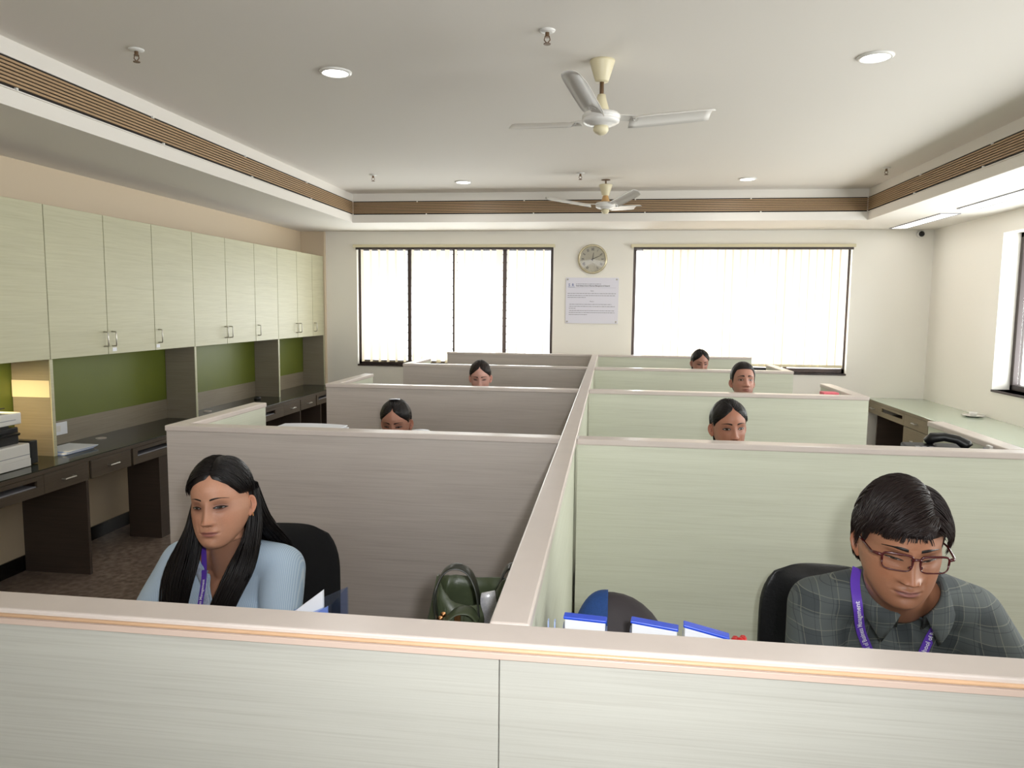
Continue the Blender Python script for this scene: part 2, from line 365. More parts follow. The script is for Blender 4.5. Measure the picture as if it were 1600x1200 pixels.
# windows: outer frame, mullions, louvre panes
def window_back(n, w, mull, frame_y=BW+.02):
    x0, x1, z0, z1 = w
    f = MB(); t = .035
    f.box(x0, frame_y, z0, x0+t, frame_y+.06, z1); f.box(x1-t, frame_y, z0, x1, frame_y+.06, z1)
    f.box(x0, frame_y, z0, x1, frame_y+.06, z0+.05); f.box(x0, frame_y, z1-t, x1, frame_y+.06, z1)
    for mx in mull:
        f.box(mx-.022, frame_y, z0, mx+.022, frame_y+.06, z1)
        for k in range(14):                                      # louvre clips along each mullion
            zz = z0+.1+k*.095; f.box(mx-.032, frame_y+.01, zz, mx+.032, frame_y+.05, zz+.012)
    r = struct(f.build('window_%d' % n, M['darkframe'], bevel=0.003))
    edges = [x0+t]+list(mull)+[x1-t]
    for a, b in zip(edges[:-1], edges[1:]):
        p = MB()
        for k in range(14):                                       # tilted louvre blades of glass
            zz = z0+.06+k*.095
            p.obox(((a+b)/2, frame_y+.03, zz+.05), ((b-a)/2-.02, 0, 0), (0, .012, .050), (0, .002, -.0005))
        p.build('window_pane', M['pane'], r)
    s = bx(x0-.0, BW-.05, z0-.02, x1+.0, BW+.2, z0).build('window_sill', M['darkframe'], r)
    return r
window_back(1, W1, [-2.42, -1.86, -1.25])
window_back(2, W2, [.87, 1.435, 2.02])
def window_side(n, w, mull):
    y0, y1, z0, z1 = w; X = RW+.15
    f = MB(); t = .045
    f.box(X, y0, z0, X+.07, y0+t, z1); f.box(X, y1-t, z0, X+.07, y1, z1); f.box(X, y0, z0, X+.07, y1, z0+.05); f.box(X, y0, z1-t, X+.07, y1, z1)
    for my in mull: f.box(X, my-.025, z0, X+.07, my+.025, z1)
    r = struct(f.build('window_%d' % n, M['darkframe'], bevel=0.003))
    ed = [y0+t]+list(mull)+[y1-t]
    for a, b in zip(ed[:-1], ed[1:]): bx(X+.03, a+.02, z0+.05, X+.036, b-.02, z1-t).build('window_pane', M['pane'], r)
    bx(RW-.01, y0, z0-.02, RW+.25, y1, z0).build('window_sill', M['darkframe'], r)
    return r
window_side(3, WR1, [5.04, 5.79, 6.53]); window_side(4, WR2, [1.35, 2.1, 2.85])
fr = MB(); x0, x1, z0, z1 = WF; Yf = FW-.12
for a in (x0, x0+1.05, x0+2.1, x0+3.15, x1-.04): fr.box(a, Yf, z0, a+.04, Yf+.06, z1)
fr.box(x0, Yf, z0, x1, Yf+.06, z0+.04); fr.box(x0, Yf, z1-.04, x1, Yf+.06, z1)
wf = struct(fr.build('window_5', M['darkframe']))  # unseen window, added so fill light can enter from behind the camera
bx(x0+.04, Yf+.025, z0+.04, x1-.04, Yf+.031, z1-.04).build('window_pane', M['pane'], wf)

# vertical blinds
def blind(name, label, w, slat_angles, zbot, flip=1):
    x0, x1, z0, z1 = w
    r = thing(name, label, 'blind', ((x0+x1)/2, BW-.06, zbot), 'vertical blinds on the back windows')
    bx(x0-.03, BW-.10, z1-.005, x1+.02, BW-.045, z1+.03).build('headrail', M['offwhite'], r, bevel=0.004)
    bx(x0+.0, BW-.085, z1-.03, x1, BW-.06, z1-.005).build('carrier_track', M['darkframe'], r)
    for (x, ang, half) in slat_angles:
        s = MB(); wt = MB()
        ca, sa = math.cos(ang)*half, math.sin(ang)*half
        rows = []
        for zz in np.linspace(zbot, z1-.03, 9):
            row = []
            for u in np.linspace(-1, 1, 5):
                bow = .004*(1-u*u)
                row.append((x+u*ca - bow*math.sin(ang), BW-.072+u*sa*.55+bow*math.cos(ang)*.6, zz))
            rows.append(row)
        s.grid(rows)
        wt.obox((x, BW-.072, zbot+.016), (ca*.96, sa*.53, 0), (-.0009*math.sin(ang), .0009, 0), (0, 0, .016))
        so = s.build('slat', M['blind'], r, smooth=True)
        wt.build('bottom_weight', M['offwhite'], so)
    ch = MB(); xs = [a[0] for a in slat_angles]
    ch.tube([(x, BW-.072-.004*(k % 2), zbot+.006) for k, x in enumerate(sorted(xs))], .0018, 5)
    ch.build('bottom_chain', M['offwhite'], r)
    return r
sl = []
for k in range(22):
    x = -2.98+k*.105
    sl.append((x, 1.40 if k not in (9, 10, 16) else (1.1 if k != 16 else .75), .05))
blind('vertical_blind', 'open vertical blind over the back window left of the clock', W1, sl, 1.0)
sl2 = []
for k in range(27):
    sl2.append((.42+k*.083, .30+.10*math.sin(k*1.7), .05))
blind('vertical_blind', 'closed cream vertical blind over the back window right of the clock', W2, sl2, 1.03)

def text_geo(s, size, align='LEFT', bold=0.0):
    cu = bpy.data.curves.new('tmp', 'FONT'); cu.body = s; cu.size = size; cu.align_x = align; cu.align_y = 'CENTER'; cu.fill_mode = 'BOTH'; cu.offset = bold; cu.resolution_u = 2
    o = bpy.data.objects.new('tmp', cu); C.objects.link(o); bpy.context.view_layer.update()
    v, f = evaluated(o); bpy.data.objects.remove(o); bpy.data.curves.remove(cu)
    return v, f

# ---------------------------------------------------------------- ceiling fittings
def grille(label, axis, pos, a0, a1, inward):
    """linear slot grille on a fascia; axis 'y' runs along Y at x=pos, axis 'x' runs along X at y=pos; inward = direction into the recess"""
    zt, zb = 2.795, 2.655
    if axis == 'y': r = thing('air_grille', label, 'air grille', (pos, (a0+a1)/2, zb), 'linear air grilles in the ceiling recess')
    else: r = thing('air_grille', label, 'air grille', ((a0+a1)/2, pos, zb), 'linear air grilles in the ceiling recess')
    def B(m, d0, d1, u0, u1, w0, w1):
        d0, d1 = pos+inward*d0, pos+inward*d1
        if axis == 'y': m.box(d0, u0, w0, d1, u1, w1)
        else: m.box(u0, d0, w0, u1, d1, w1)
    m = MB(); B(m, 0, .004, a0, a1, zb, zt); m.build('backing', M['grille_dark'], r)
    m = MB(); n = 7; p = (zt-zb-.018)/n
    for k in range(n):
        w0 = zb+.009+k*p; B(m, .004, .013, a0, a1, w0+p*.26, w0+p*.86)
    m.build('slats', M['grille'], r)
    m = MB(); B(m, 0, .010, a0, a1, zt, zt+.006); B(m, 0, .010, a0, a1, zb-.006, zb); m.build('frame', M['ceil'], r)
    k = a0+.7
    while k < a1-.1:
        m = MB(); B(m, .004, .017, k, k+.012, zt-.010, zt+.004); m.build('clip', M['white'], r)
        m = MB(); B(m, .004, .017, k+.1, k+.112, zb-.004, zb+.008); m.build('clip', M['white'], r); k += 1.15
grille('long tan slatted air grille along the left side of the ceiling recess', 'y', CL, FW+.02, CB-.014, 1)
grille('tan slatted air grille across the far end of the ceiling recess', 'x', CB, CL+.014, CR-.014, -1)
grille('tan slatted air grille along the right side of the ceiling recess above the window', 'y', CR, FW+.02, CB-.014, -1)

def sprinkler(x, y, label):
    r = thing('fire_sprinkler', label, 'sprinkler', (x, y, CEI), 'fire sprinklers in the ceiling')
    MB().lathe([(.0, 0), (.036, 0), (.034, -.005), (.020, -.010), (0.0, -.010)], (x, y, CEI), 20).build('escutcheon', M['white'], r, smooth=True)
    MB().lathe([(0, -.01), (.009, -.01), (.009, -.024), (.012, -.026), (.012, -.030), (0, -.030)], (x, y, CEI), 12).build('nozzle', M['brass'], r)
    m = MB(); m.tube([(x-.010, y, CEI-.029), (x-.013, y, CEI-.042), (x, y, CEI-.056)], .0025, 6); m.tube([(x+.010, y, CEI-.029), (x+.013, y, CEI-.042), (x, y, CEI-.056)], .0025, 6)
    m.build('frame_arms', M['brass'], r)
    MB().lathe([(0, -.056), (.016, -.057), (.016, -.060), (0, -.060)], (x, y, CEI), 14).build('deflector', M['brass'], r)
sprinkler(-2.274, 3.40, 'fire sprinkler near the left air grille, nearest to the camera')
sprinkler(-0.298, 3.36, 'fire sprinkler just in front of the nearer ceiling fan')
sprinkler(-2.188, 6.72, 'fire sprinkler at the far left corner of the ceiling recess')
sprinkler(-0.284, 6.77, 'fire sprinkler beside the far ceiling fan')
sprinkler(2.292, 6.72, 'fire sprinkler at the far right corner of the ceiling recess')

def downlight(x, y, label):
    r = thing('downlight', label, 'ceiling light', (x, y, CEI), 'round recessed ceiling downlights')
    MB().lathe([(.066, 0), (.084, 0), (.083, -.005), (.072, -.012), (.066, -.010)], (x, y, CEI), 32, ring=True).build('trim_ring', M['white'], r, smooth=True)
    MB().lathe([(0, -.001), (.069, -.001), (.069, -.007), (0, -.009)], (x, y, CEI), 32).build('diffuser', M['lamp'], r)
    l = bpy.data.lights.new('downlight_glow', 'AREA'); l.shape = 'DISK'; l.size = .13; l.energy = 5; l.color = (1, .98, .95)
    o = bpy.data.objects.new('downlight_glow', l); C.objects.link(o); o.location = (x, y, CEI-.02)
downlight(-1.441, 3.82, 'lit round downlight in the ceiling left of the nearer fan')
downlight(1.233, 3.85, 'lit round downlight in the ceiling right of the nearer fan')
downlight(-1.427, 7.15, 'lit round downlight in the ceiling left of the far fan')
downlight(1.236, 7.17, 'lit round downlight in the ceiling right of the far fan')

def troffer(x0, y0, x1, y1, label):
    r = thing('fluorescent_light', label, 'ceiling light', ((x0+x1)/2, (y0+y1)/2, SOF), 'long fluorescent lights on the right ceiling border')
    m = MB(); t = .014
    m.box(x0-t, y0-t, SOF-.008, x0, y1+t, SOF); m.box(x1, y0-t, SOF-.008, x1+t, y1+t, SOF); m.box(x0, y0-t, SOF-.008, x1, y0, SOF); m.box(x0, y1, SOF-.008, x1, y1+t, SOF)
    m.build('housing', M['grey'], r)
    bx(x0, y0, SOF-.006, x1, y1, SOF-.001).build('diffuser', M['tube'], r)
    area('fluorescent_glow', ((x0+x1)/2, (y0+y1)/2, SOF-.012), (0, 0, 0), x1-x0, y1-y0, 1.5, (1, .99, .96))
troffer(3.0, 7.33, 3.15, 8.55, 'lit fluorescent light in the ceiling beside the security camera')
troffer(3.0, 5.75, 3.15, 6.98, 'lit fluorescent light in the ceiling, nearer one at the right edge')

r = thing('security_camera', 'small white dome security camera high in the far right corner', 'security camera', (3.372, BW-.04, 2.50))
MB().lathe([(0, 0), (.040, 0), (.040, .03), (.034, .045), (0, .045)], (3.372, BW-.04, 2.522), 20, 'y').build('base', M['white'], r, smooth=True)
bm_ = MB().lathe([(.031*math.cos(t), .040+.030*math.sin(t)) for t in np.linspace(0, PI/2-.05, 7)], (3.372, BW-.04, 2.522), 20, 'y').build('lens_dome', M['black'], r, smooth=True)

def fan(x, y, angs, hub_z, label, ring=True, rise=.055):
    r = thing('ceiling_fan', label, 'ceiling fan', (x, y, CEI), 'cream ceiling fans')
    MB().lathe([(0, 0), (.062, 0), (.060, -.012), (.050, -.045), (.034, -.096), (.030, -.102), (0, -.102)], (x, y, CEI-(0 if ring else .045)), 28).build('canopy', M['offwhite'], r, smooth=True)
    if not ring: MB().lathe([(0, 0), (.042, 0), (.042, -.004), (.008, -.006), (.008, -.05), (0, -.05)], (x, y, CEI), 16).build('hook_plate', M['brass'], r)
    MB().lathe([(.0, CEI-.05-hub_z), (.0105, CEI-.05-hub_z), (.0105, .04), (0, .04)], (x, y, hub_z), 14).build('down_rod', M['brass'], r, smooth=True)
    MB().lathe([(0, .132), (.020, .128), (.024, .105), (.036, .065), (.042, .045), (0, .04)], (x, y, hub_z), 24).build('motor_cup', M['offwhite'] if ring else mat('yellowed_plastic', (196, 156, 104), .4), r, smooth=True)
    MB().lathe([(0, .046), (.05, .045), (.084, .038), (.094, .028), (.095, .018), (.089, .015), (.089, .009), (.092, .006), (.090, -.004), (.076, -.014), (.058, -.017), (.056, -.021), (0, -.022)], (x, y, hub_z), 40).build('motor_housing', M['white'], r, smooth=True)
    MB().lathe([(0, -.022), (.036, -.024), (.038, -.044), (.030, -.056), (.018, -.064), (0, -.066)], (x, y, hub_z), 24).build('bottom_cap', M['offwhite'], r, smooth=True)
    for a in angs:
        a = math.radians(a); d = Vector((math.cos(a), math.sin(a), 0)); t = Vector((-d.y, d.x, 0)); c = Vector((x, y, hub_z+.020))
        m = MB(); rows = []
        for u, w in zip(np.linspace(0, 1, 14), [.050, .056, .058, .0585, .059, .059, .059, .059, .059, .059, .0585, .058, .056, .048]):
            row = []
            for v in np.linspace(-1, 1, 9):
                tilt = -.24
                zz = v*w*math.sin(tilt) - .010*(v*v) + (-.012*max(0, (abs(v)-.6)/.4)) + rise*u
                row.append(c + d*(.150+u*.420) + t*(v*w*math.cos(tilt)) + Vector((0, 0, zz)))
            rows.append(row)
        m.grid(rows)
        b = m.build('blade', M['fanblade'], r, smooth=True, solid=.003)
        k = MB(); k.obox(c+d*.135+Vector((0, 0, .002)), d*.055, t*.028*math.cos(-.24)+Vector((0, 0, -.0066)), (0, 0, .002))
        for q in (-.014, .014): k.lathe([(0, 0), (.005, 0), (.005, -.008), (0, -.009)], c+d*.17+t*q+Vector((0, 0, .002)), 8)
        k.build('blade_bracket', M['fanblade'], b)
fan(-.062, 3.785, (14, 146, 258), 2.588, 'nearer cream ceiling fan with three white blades, close under the ceiling centre')
fan(-.060, 7.144, (-62, 56, 196), 2.628, 'far ceiling fan with an orange-yellowed motor cup, in front of the far air grille', ring=False)

# ---------------------------------------------------------------- clock and notice on the back wall
YB = BW-.04
r = thing('wall_clock', 'round wall clock with a pale face and silver rim between the back windows', 'clock', (-.206, YB, 2.075))
cc = (-.206, YB, 2.246)
MB().lathe([(0, 0), (.170, 0), (.172, .018), (.166, .034), (.152, .038), (.146, .030), (.146, .02), (0, .02)], cc, 48, 'y').build('rim', mat('pale_gold_rim', (206, 196, 166), .25, metal=.5), r, smooth=True)
MB().lathe([(0, .019), (.147, .019), (.147, .0225), (0, .0225)], cc, 48, 'y').build('face', mat('clock_face', (206, 208, 194), .5), r)
for k, s in enumerate(['XII', 'I', 'II', 'III', 'IV', 'V', 'VI', 'VII', 'VIII', 'IX', 'X', 'XI']):
    if s == 'VI': continue
    nm = MB()
    v, f = text_geo(s, .042, 'CENTER', .001); a = -2*PI*k/12
    cx, cz = cc[0]+.112*math.sin(-a), cc[2]+.112*math.cos(a)
    nm.add([(cx+p[0]*.62*math.cos(a)-p[1]*math.sin(a), YB-.0232, cz+p[0]*.62*math.sin(a)+p[1]*math.cos(a)) for p in v], f); nm.build('numeral', M['text_dark'], r)
def hand(ang, ln, w, y, nmn):
    a = math.radians(ang); d = Vector((math.sin(a), 0, math.cos(a))); t = Vector((math.cos(a), 0, -math.sin(a))); c = Vector((cc[0], y, cc[2]))
    MB().add([c-d*.02-t*w, c-d*.02+t*w, c+d*ln+t*w*.4, c+d*ln-t*w*.4, c-d*.02-t*w+Vector((0,-.002,0)), c-d*.02+t*w+Vector((0,-.002,0)), c+d*ln+t*w*.4+Vector((0,-.002,0)), c+d*ln-t*w*.4+Vector((0,-.002,0))],
             [(0,1,2,3),(7,6,5,4),(0,4,5,1),(1,5,6,2),(2,6,7,3),(3,7,4,0)]).build(nmn, M['black'], r)
hand(8, .075, .005, YB-.026, 'hour_hand'); hand(66, .118, .0038, YB-.030, 'minute_hand')
MB().lathe([(.030, .0225), (.033, .0225), (.033, .025), (.030, .025)], (cc[0]-.004, YB, cc[2]-.078), 24, 'y', ring=True).build('sub_dial', M['steel'], r)
MB().lathe([(0, .036), (.150, .034), (.151, .036), (0, .038)], cc, 40, 'y').build('glass', M['lens'], r)

r = thing('notice_board', 'white printed notice fixed by four screws under the wall clock', 'notice', (-.205, YB, 1.498))
nx0, nx1, nz0, nz1 = -.512, .102, 1.498, 2.032
bx(nx0, YB-.012, nz0, nx1, YB-.002, nz1).build('sheet', mat('notice_sheet', (226, 224, 236), .35), r, bevel=.002)
for a, b in ((nx0+.022, nz1-.02), (nx1-.022, nz1-.02), (nx0+.022, nz0+.022), (nx1-.022, nz0+.022)):
    MB().lathe([(0, -.002), (.010, -.002), (.010, .020), (.007, .023), (0, .023)], (a, YB, b), 14, 'y').build('screw', M['steel'], r, smooth=True)
def wall_text(m, s, x, z, size, align='LEFT', sx=1.0, bold=0.0):
    v, f = text_geo(s, size, align, bold); m.add([(x+p[0]*sx, YB-.0126, z+p[1]) for p in v], f)
tm = MB(); wall_text(tm, 'Sheila Raheja School of Business Management & Research', nx0+.118, 1.937, .0215, bold=.0004, sx=.79)
wall_text(tm, 'Vision', -.205, 1.878, .016, 'CENTER'); wall_text(tm, 'Mission', -.205, 1.755, .016, 'CENTER'); tm.build('heading_text', M['text_dark'], r)
lg = MB(); wall_text(lg, 'S', nx0+.03, 1.945, .045, bold=.001); wall_text(lg, 'R', nx0+.07, 1.945, .045, bold=.001)
lg.box(nx0+.025, YB-.0128, 1.921, nx0+.105, YB-.012, 1.924); lg.build('logo', M['text_blue'], r)
ln = MB(); ln.box(nx0+.03, YB-.0128, 1.914, nx1-.03, YB-.012, 1.9155)
rr = random.Random(3)
def words(x0, x1, z):
    x = x0
    while x < x1-.006:
        w = min(rr.uniform(.008, .034), x1-x); ln.box(x, YB-.0128, z-.0032, x+w, YB-.012, z+.0032); x += w+.0055
words(nx0+.12, nx0+.41, 1.958)
for z, e in ((1.848, .01), (1.824, .02), (1.802, .36)): words(nx0+.022, nx1-.02-e, z)
for z, a, e in ((1.722, .045, .06), (1.697, .045, .02), (1.675, .04, .47), (1.648, .045, .02), (1.625, .04, .02), (1.602, .04, .33)): words(nx0+a, nx1-.02-e, z)
ln.build('body_text', M['text_grey'], r)

# ---------------------------------------------------------------- overhead cabinets along the left wall
XC = -3.466
def cabinet(edges, handles, label, ztop=2.273, zbot=1.315):
    y0, y1 = edges[0], edges[-1]
    r = thing('overhead_cabinet', label, 'cabinet', ((LW+XC)/2, (y0+y1)/2, zbot), 'pale green overhead cabinets on the left wall')
    bx(LW+.001, y0, zbot, XC-.022, y1, ztop).build('body', M['dkwood'], r)
    for (a, b), h in zip(zip(edges[:-1], edges[1:]), handles):
        d = bx(XC-.020, a+.003, zbot+.001, XC, b-.003, ztop-.001).build('door', M['cab'], r, bevel=.002)
        if h is not None:
            yy = (b-.042) if h > 0 else (a+.042)
            m = MB(); m.tube([(XC-.004, yy, 1.372), (XC+.030, yy, 1.374), (XC+.033, yy, 1.378), (XC+.033, yy, 1.468), (XC+.030, yy, 1.472), (XC-.004, yy, 1.474)], .0048, 8, up=(0, 1, 0))
            m.build('handle', M['steel'], d, smooth=True)
cabinet([2.55, 3.105, 3.65, 4.192], [1, -1, None], 'nearest pale green overhead cabinet, above the printer')
cabinet([4.192, 4.735, 5.276, 5.825], [1, -1, -1], 'pale green three-door overhead cabinet, second from the printer end')
cabinet([5.825, 6.36, 6.915, 7.42], [1, -1, -1], 'pale green three-door overhead cabinet, third from the printer end')
cabinet([7.42, 7.91, 8.34, 8.688], [1, -1, -1], 'pale green overhead cabinet at the far end, touching the corner column')
# white stickers under two handles
for (yy, zz, lab) in ((4.80, 1.348, 'small white sticker on a cabinet door above the papers on the counter'), (5.31, 1.348, 'small white sticker on the third door right of the printer')):
    tag(bx(XC, yy-.022, zz-.014, XC+.0012, yy+.022, zz+.012).build('sticker', M['paper']), lab, 'sticker', 'white stickers on cabinet doors')

# ---------------------------------------------------------------- left wall counter
CX, CT = -3.26, 0.70
r = thing('wall_counter', 'long glass-topped brown counter with drawers along the left wall', 'counter', (-3.5, 5.5, FZ))
Y0c, Y1c = 1.6, 8.688
bx(LW+.001, Y0c, CT-.032, CX, Y1c, CT-.006).build('worktop', M['dkwood'], r, bevel=.002)
bx(LW+.004, Y0c, CT-.006, CX+.003, Y1c, CT).build('glass_top', M['glass_top'], r, bevel=.0015)
bx(LW+.001, Y0c, CT, LW+.013, Y1c, .862).build('backsplash', M['taupe_dark'], r)
bx(LW+.001, Y0c, .862, LW+.009, Y1c, 1.314).build('pin_board', M['lime'], r)
divs = [2.55, 4.192, 5.825, 7.42, 8.672]
for yd in divs:
    bx(LW+.014, yd-.010, CT+.0005, XC-.006, yd+.014, 1.3145).build('divider', M['taupe_dark'], r)  # face greyer than its edge: shade partly put into the colour
    bx(XC-.006, yd-.011, CT+.0005, XC, yd+.015, 1.3145).build('divider_edge', M['cab'], r)
bx(-3.53, 4.97, FZ, CX-.014, 5.22, CT-.155).build('pedestal', M['dkpanel'], r)
gab = [2.6, 4.2, 5.86, 6.30, 7.48, 8.05, 8.64]
for yg in gab: bx(LW+.02, yg, FZ, CX-.012, yg+.022, CT-.155).build('side_panel', M['dkpanel'], r)
def apron(segs):
    for kind, a, b in segs:
        if kind == 'drawer':
            d = bx(CX-.018, a+.003, CT-.150, CX-.001, b-.003, CT-.034).build('drawer', M['dkwood'], r, bevel=.0015)
            c = (a+b)/2; m = MB(); m.tube([(CX-.004, c-.045, CT-.092), (CX+.022, c-.045, CT-.092), (CX+.022, c+.045, CT-.092), (CX-.004, c+.045, CT-.092)], .005, 8, up=(0, 0, 1))
            m.build('handle', M['steel'], d)
        else:
            m = MB(); m.box(CX-.018, a, CT-.150, CX-.001, b, CT-.098); m.box(CX-.018, a, CT-.060, CX-.001, b, CT-.034); m.box(CX-.018, a, CT-.1, CX-.001, a+.05, CT-.058); m.box(CX-.018, b-.05, CT-.1, CX-.001, b, CT-.058)
            m.build('keyboard_slot', M['dkwood'], r)
            bx(CX-.2, a+.05, CT-.098, CX-.012, b-.05, CT-.092).build('keyboard_tray', M['grey'], r)
apron([('slot', 1.6, 2.6), ('drawer', 2.6, 3.0), ('drawer', 3.0, 3.4), ('slot', 3.42, 3.84), ('drawer', 3.84, 4.22), ('drawer', 4.24, 4.64), ('slot', 4.66, 5.22),
       ('drawer', 5.24, 5.62), ('drawer', 5.64, 6.05), ('slot', 6.07, 6.92), ('drawer', 7.06, 7.47), ('drawer', 7.48, 7.90), ('slot', 7.92, 8.68)])
bx(CX-.018, 6.92, CT-.150, CX-.001, 7.06, CT-.034).build('filler_panel', M['dkwood'], r)
# warm strip lamp under the nearest cabinet
r = thing('under_cabinet_lamp', 'warm lit strip lamp under the nearest overhead cabinet', 'lamp', (-3.66, 3.6, 1.30))
bx(-3.70, 3.3, 1.297, -3.64, 3.9, 1.314).build('housing', M['white'], r)
bx(-3.695, 3.31, 1.292, -3.645, 3.89, 1.297).build('diffuser', mat('warm_lamp', (255, 230, 170), .5, emit=(255, 214, 140), es=8), r)
area('warm_strip_glow', (-3.67, 3.6, 1.288), (0, 0, 0), .05, .56, 11, (1, .78, .42))

# printer
r = thing('printer', 'white and black printer with a raised scanner lid on the left counter', 'printer', (-3.56, 3.72, CT))
bx(-3.72, 3.42, CT+.006, -3.415, 3.93, CT+.135).build('body', M['white'], r, bevel=.008, seg=3)
bx(-3.72, 3.93, CT+.004, -3.412, 3.985, CT+.145).build('side_module', M['black'], r, bevel=.006)
bx(-3.416, 3.45, CT+.066, -3.4135, 3.925, CT+.070).build('tray_gap', M['grey'], r)
bx(-3.4, 3.44, CT+.004, -3.39, 3.9, CT+.05).build('paper_tray', M['white'], r)
bx(-3.73, 3.42, CT+.135, -3.46, 3.90, CT+.235).build('scanner_unit', M['black'], r, bevel=.006)
m = MB(); m.obox((-3.52, 3.66, CT+.215), (.09, 0, -.02), (0, .22, 0), (.003, 0, .008)); m.build('control_panel', M['black'], r, bevel=.003)
bx(-3.72, 3.42, CT+.255, -3.43, 3.895, CT+.325).build('document_feeder', M['white'], r, bevel=.008, seg=3)
bx(-3.70, 3.46, CT+.235, -3.47, 3.84, CT+.256).build('hinge', M['black'], r)
bx(-3.431, 3.5, CT+.283, -3.4285, 3.85, CT+.287).build('feeder_slot', M['grey'], r)
m = MB(); m.obox((-3.56, 3.64, CT+.345), (.10, 0, .012), (0, .17, 0), (0, 0, .003)); m.build('input_tray', M['blackfabric'], r)
bx(-3.4155, 3.62, CT+.095, -3.4142, 3.69, CT+.104).build('badge', M['grey'], r)

tag(bx(-3.735, 4.1775, 1.075, -3.475, 4.1815, 1.182).build('paper_strip', mat('cream_card', (236, 222, 190), .6), None), 'cream paper strip stuck on the divider above the printer', 'paper')
r = thing('wall_socket', 'white socket plate on the backsplash beside the stack of papers', 'socket', (LW+.013, 4.5, .765))
bx(LW+.013, 4.33, .765, LW+.022, 4.63, .850).build('plate', M['paper'], r, bevel=.002)
m = MB(); m.box(LW+.022, 4.52, .79, LW+.027, 4.56, .83); m.box(LW+.022, 4.44, .79, LW+.026, 4.5, .82); m.build('switch', M['white'], r)
r = thing('paper_stack', 'stack of white papers lying on the left counter by the divider', 'papers', (-3.55, 4.33, CT))
for k in range(5):
    m = MB(); a = RNG.normal(0, .05); c, s_ = math.cos(a), math.sin(a)
    m.obox((-3.53+.004*k, 4.345+.006*k, CT+.003+.0042*k), (.11*c, .11*s_, 0), (-.135*s_, .135*c, 0), (0, 0, .0019)); m.build('sheet', M['paper'] if k % 3 else M['bluepaper'], r)
for i, (px, py, lab) in enumerate(((-3.62, 4.82, 'oval cable grommet in the counter beside the stack of papers'), (-3.62, 6.25, 'oval cable grommet in the counter, middle one'), (-3.62, 7.62, 'oval cable grommet in the counter near the corner column'))):
    o = MB().lathe([(.018, 0), (.036, 0), (.036, .004), (.018, .004)], (px, py, CT), 24, ring=True).build('cable_grommet', M['cap']); tag(o, lab, 'grommet', 'cable grommets in the left counter')
o = MB().lathe([(0, 0), (.034, 0), (.036, .012), (.026, .026), (0, .03)], (-3.60, 7.18, CT), 20).build('computer_mouse', M['black'], smooth=True); tag(o, 'small black rounded mouse on the left counter beside the third divider', 'mouse')

# ---------------------------------------------------------------- right wall counter
RX = 2.915
r = thing('wall_counter', 'pale glass-topped counter along the right wall below the window', 'counter', (3.2, 6, FZ))
Y0r, Y1r = 3.0, BW-.041
bx(RX, Y0r, CT-.032, RW-.001, Y1r, CT-.006).build('worktop', M['olive_wood'], r, bevel=.002)
bx(RX-.003, Y0r, CT-.006, RW-.001, Y1r, CT).build('glass_top', mat('green_glass_window_reflection', (176, 188, 170), .08, spec=.7), r, bevel=.0015)  # window reflection on the green glass put into a paler base colour
for yg in (3.02, 4.4, 5.8, 7.10, 7.66, 8.45): bx(RX+.03, yg, FZ, RW-.02, yg+.022, CT-.155).build('side_panel', M['dkpanel'], r)
for a, b in ((3.02, 3.5), (4.9, 5.4)): pass
def rap(kind, a, b, z0=CT-.150, z1=CT-.034):
    if kind == 'drawer':
        d = bx(RX+.001, a+.003, z0, RX+.018, b-.003, z1).build('drawer', M['olive_wood'], r, bevel=.0015)
        c = (a+b)/2; zz = (z0+z1)/2; m = MB(); m.tube([(RX+.004, c-.045, zz), (RX-.022, c-.045, zz), (RX-.022, c+.045, zz), (RX+.004, c+.045, zz)], .005, 8, up=(0, 0, 1)); m.build('handle', M['steel'], d)
    else:
        m = MB(); m.box(RX+.001, a, z0, RX+.018, b, CT-.098); m.box(RX+.001, a, CT-.060, RX+.018, b, z1); m.box(RX+.001, a, CT-.1, RX+.018, a+.04, CT-.058); m.box(RX+.001, b-.04, CT-.1, RX+.018, b, CT-.058); m.build('keyboard_slot', M['olive_wood'], r)
rap('drawer', 3.02, 3.6); rap('slot', 3.6, 4.6); rap('drawer', 4.6, 5.2); rap('slot', 5.2, 6.4); rap('drawer', 6.4, 7.10)
rap('drawer', 7.10, 7.66); rap('slot', 7.66, 8.30); rap('drawer', 8.30, 8.72)
rap('drawer', 7.10, 7.66, .32, .545); rap('drawer', 7.10, 7.66, .10, .315); rap('drawer', 7.10, 7.66, FZ+.03, .095)
bx(RX+.02, 7.13, FZ, RX+.4, 7.655, CT-.16).build('pedestal_body', M['dkpanel'], r)
r = thing('tea_saucer', 'white cup on a white saucer tray on the right counter by the window', 'cup and saucer', (3.42, 7.35, CT))
MB().lathe([(0, .002), (.06, .002), (.095, .014), (.098, .016), (.06, .006), (0, .006)], (3.40, 7.33, CT), 32).build('saucer', M['white'], r, smooth=True)
MB().lathe([(0, .006), (.024, .006), (.036, .03), (.037, .042), (.034, .042), (.022, .012), (0, .012)], (3.40, 7.33, CT), 24).build('cup', M['white'], r, smooth=True)
MB().lathe([(0, 0), (.055, 0), (.055, .003), (0, .003)], (3.40, 7.33, CT), 24).build('base_mat', M['black'], r)

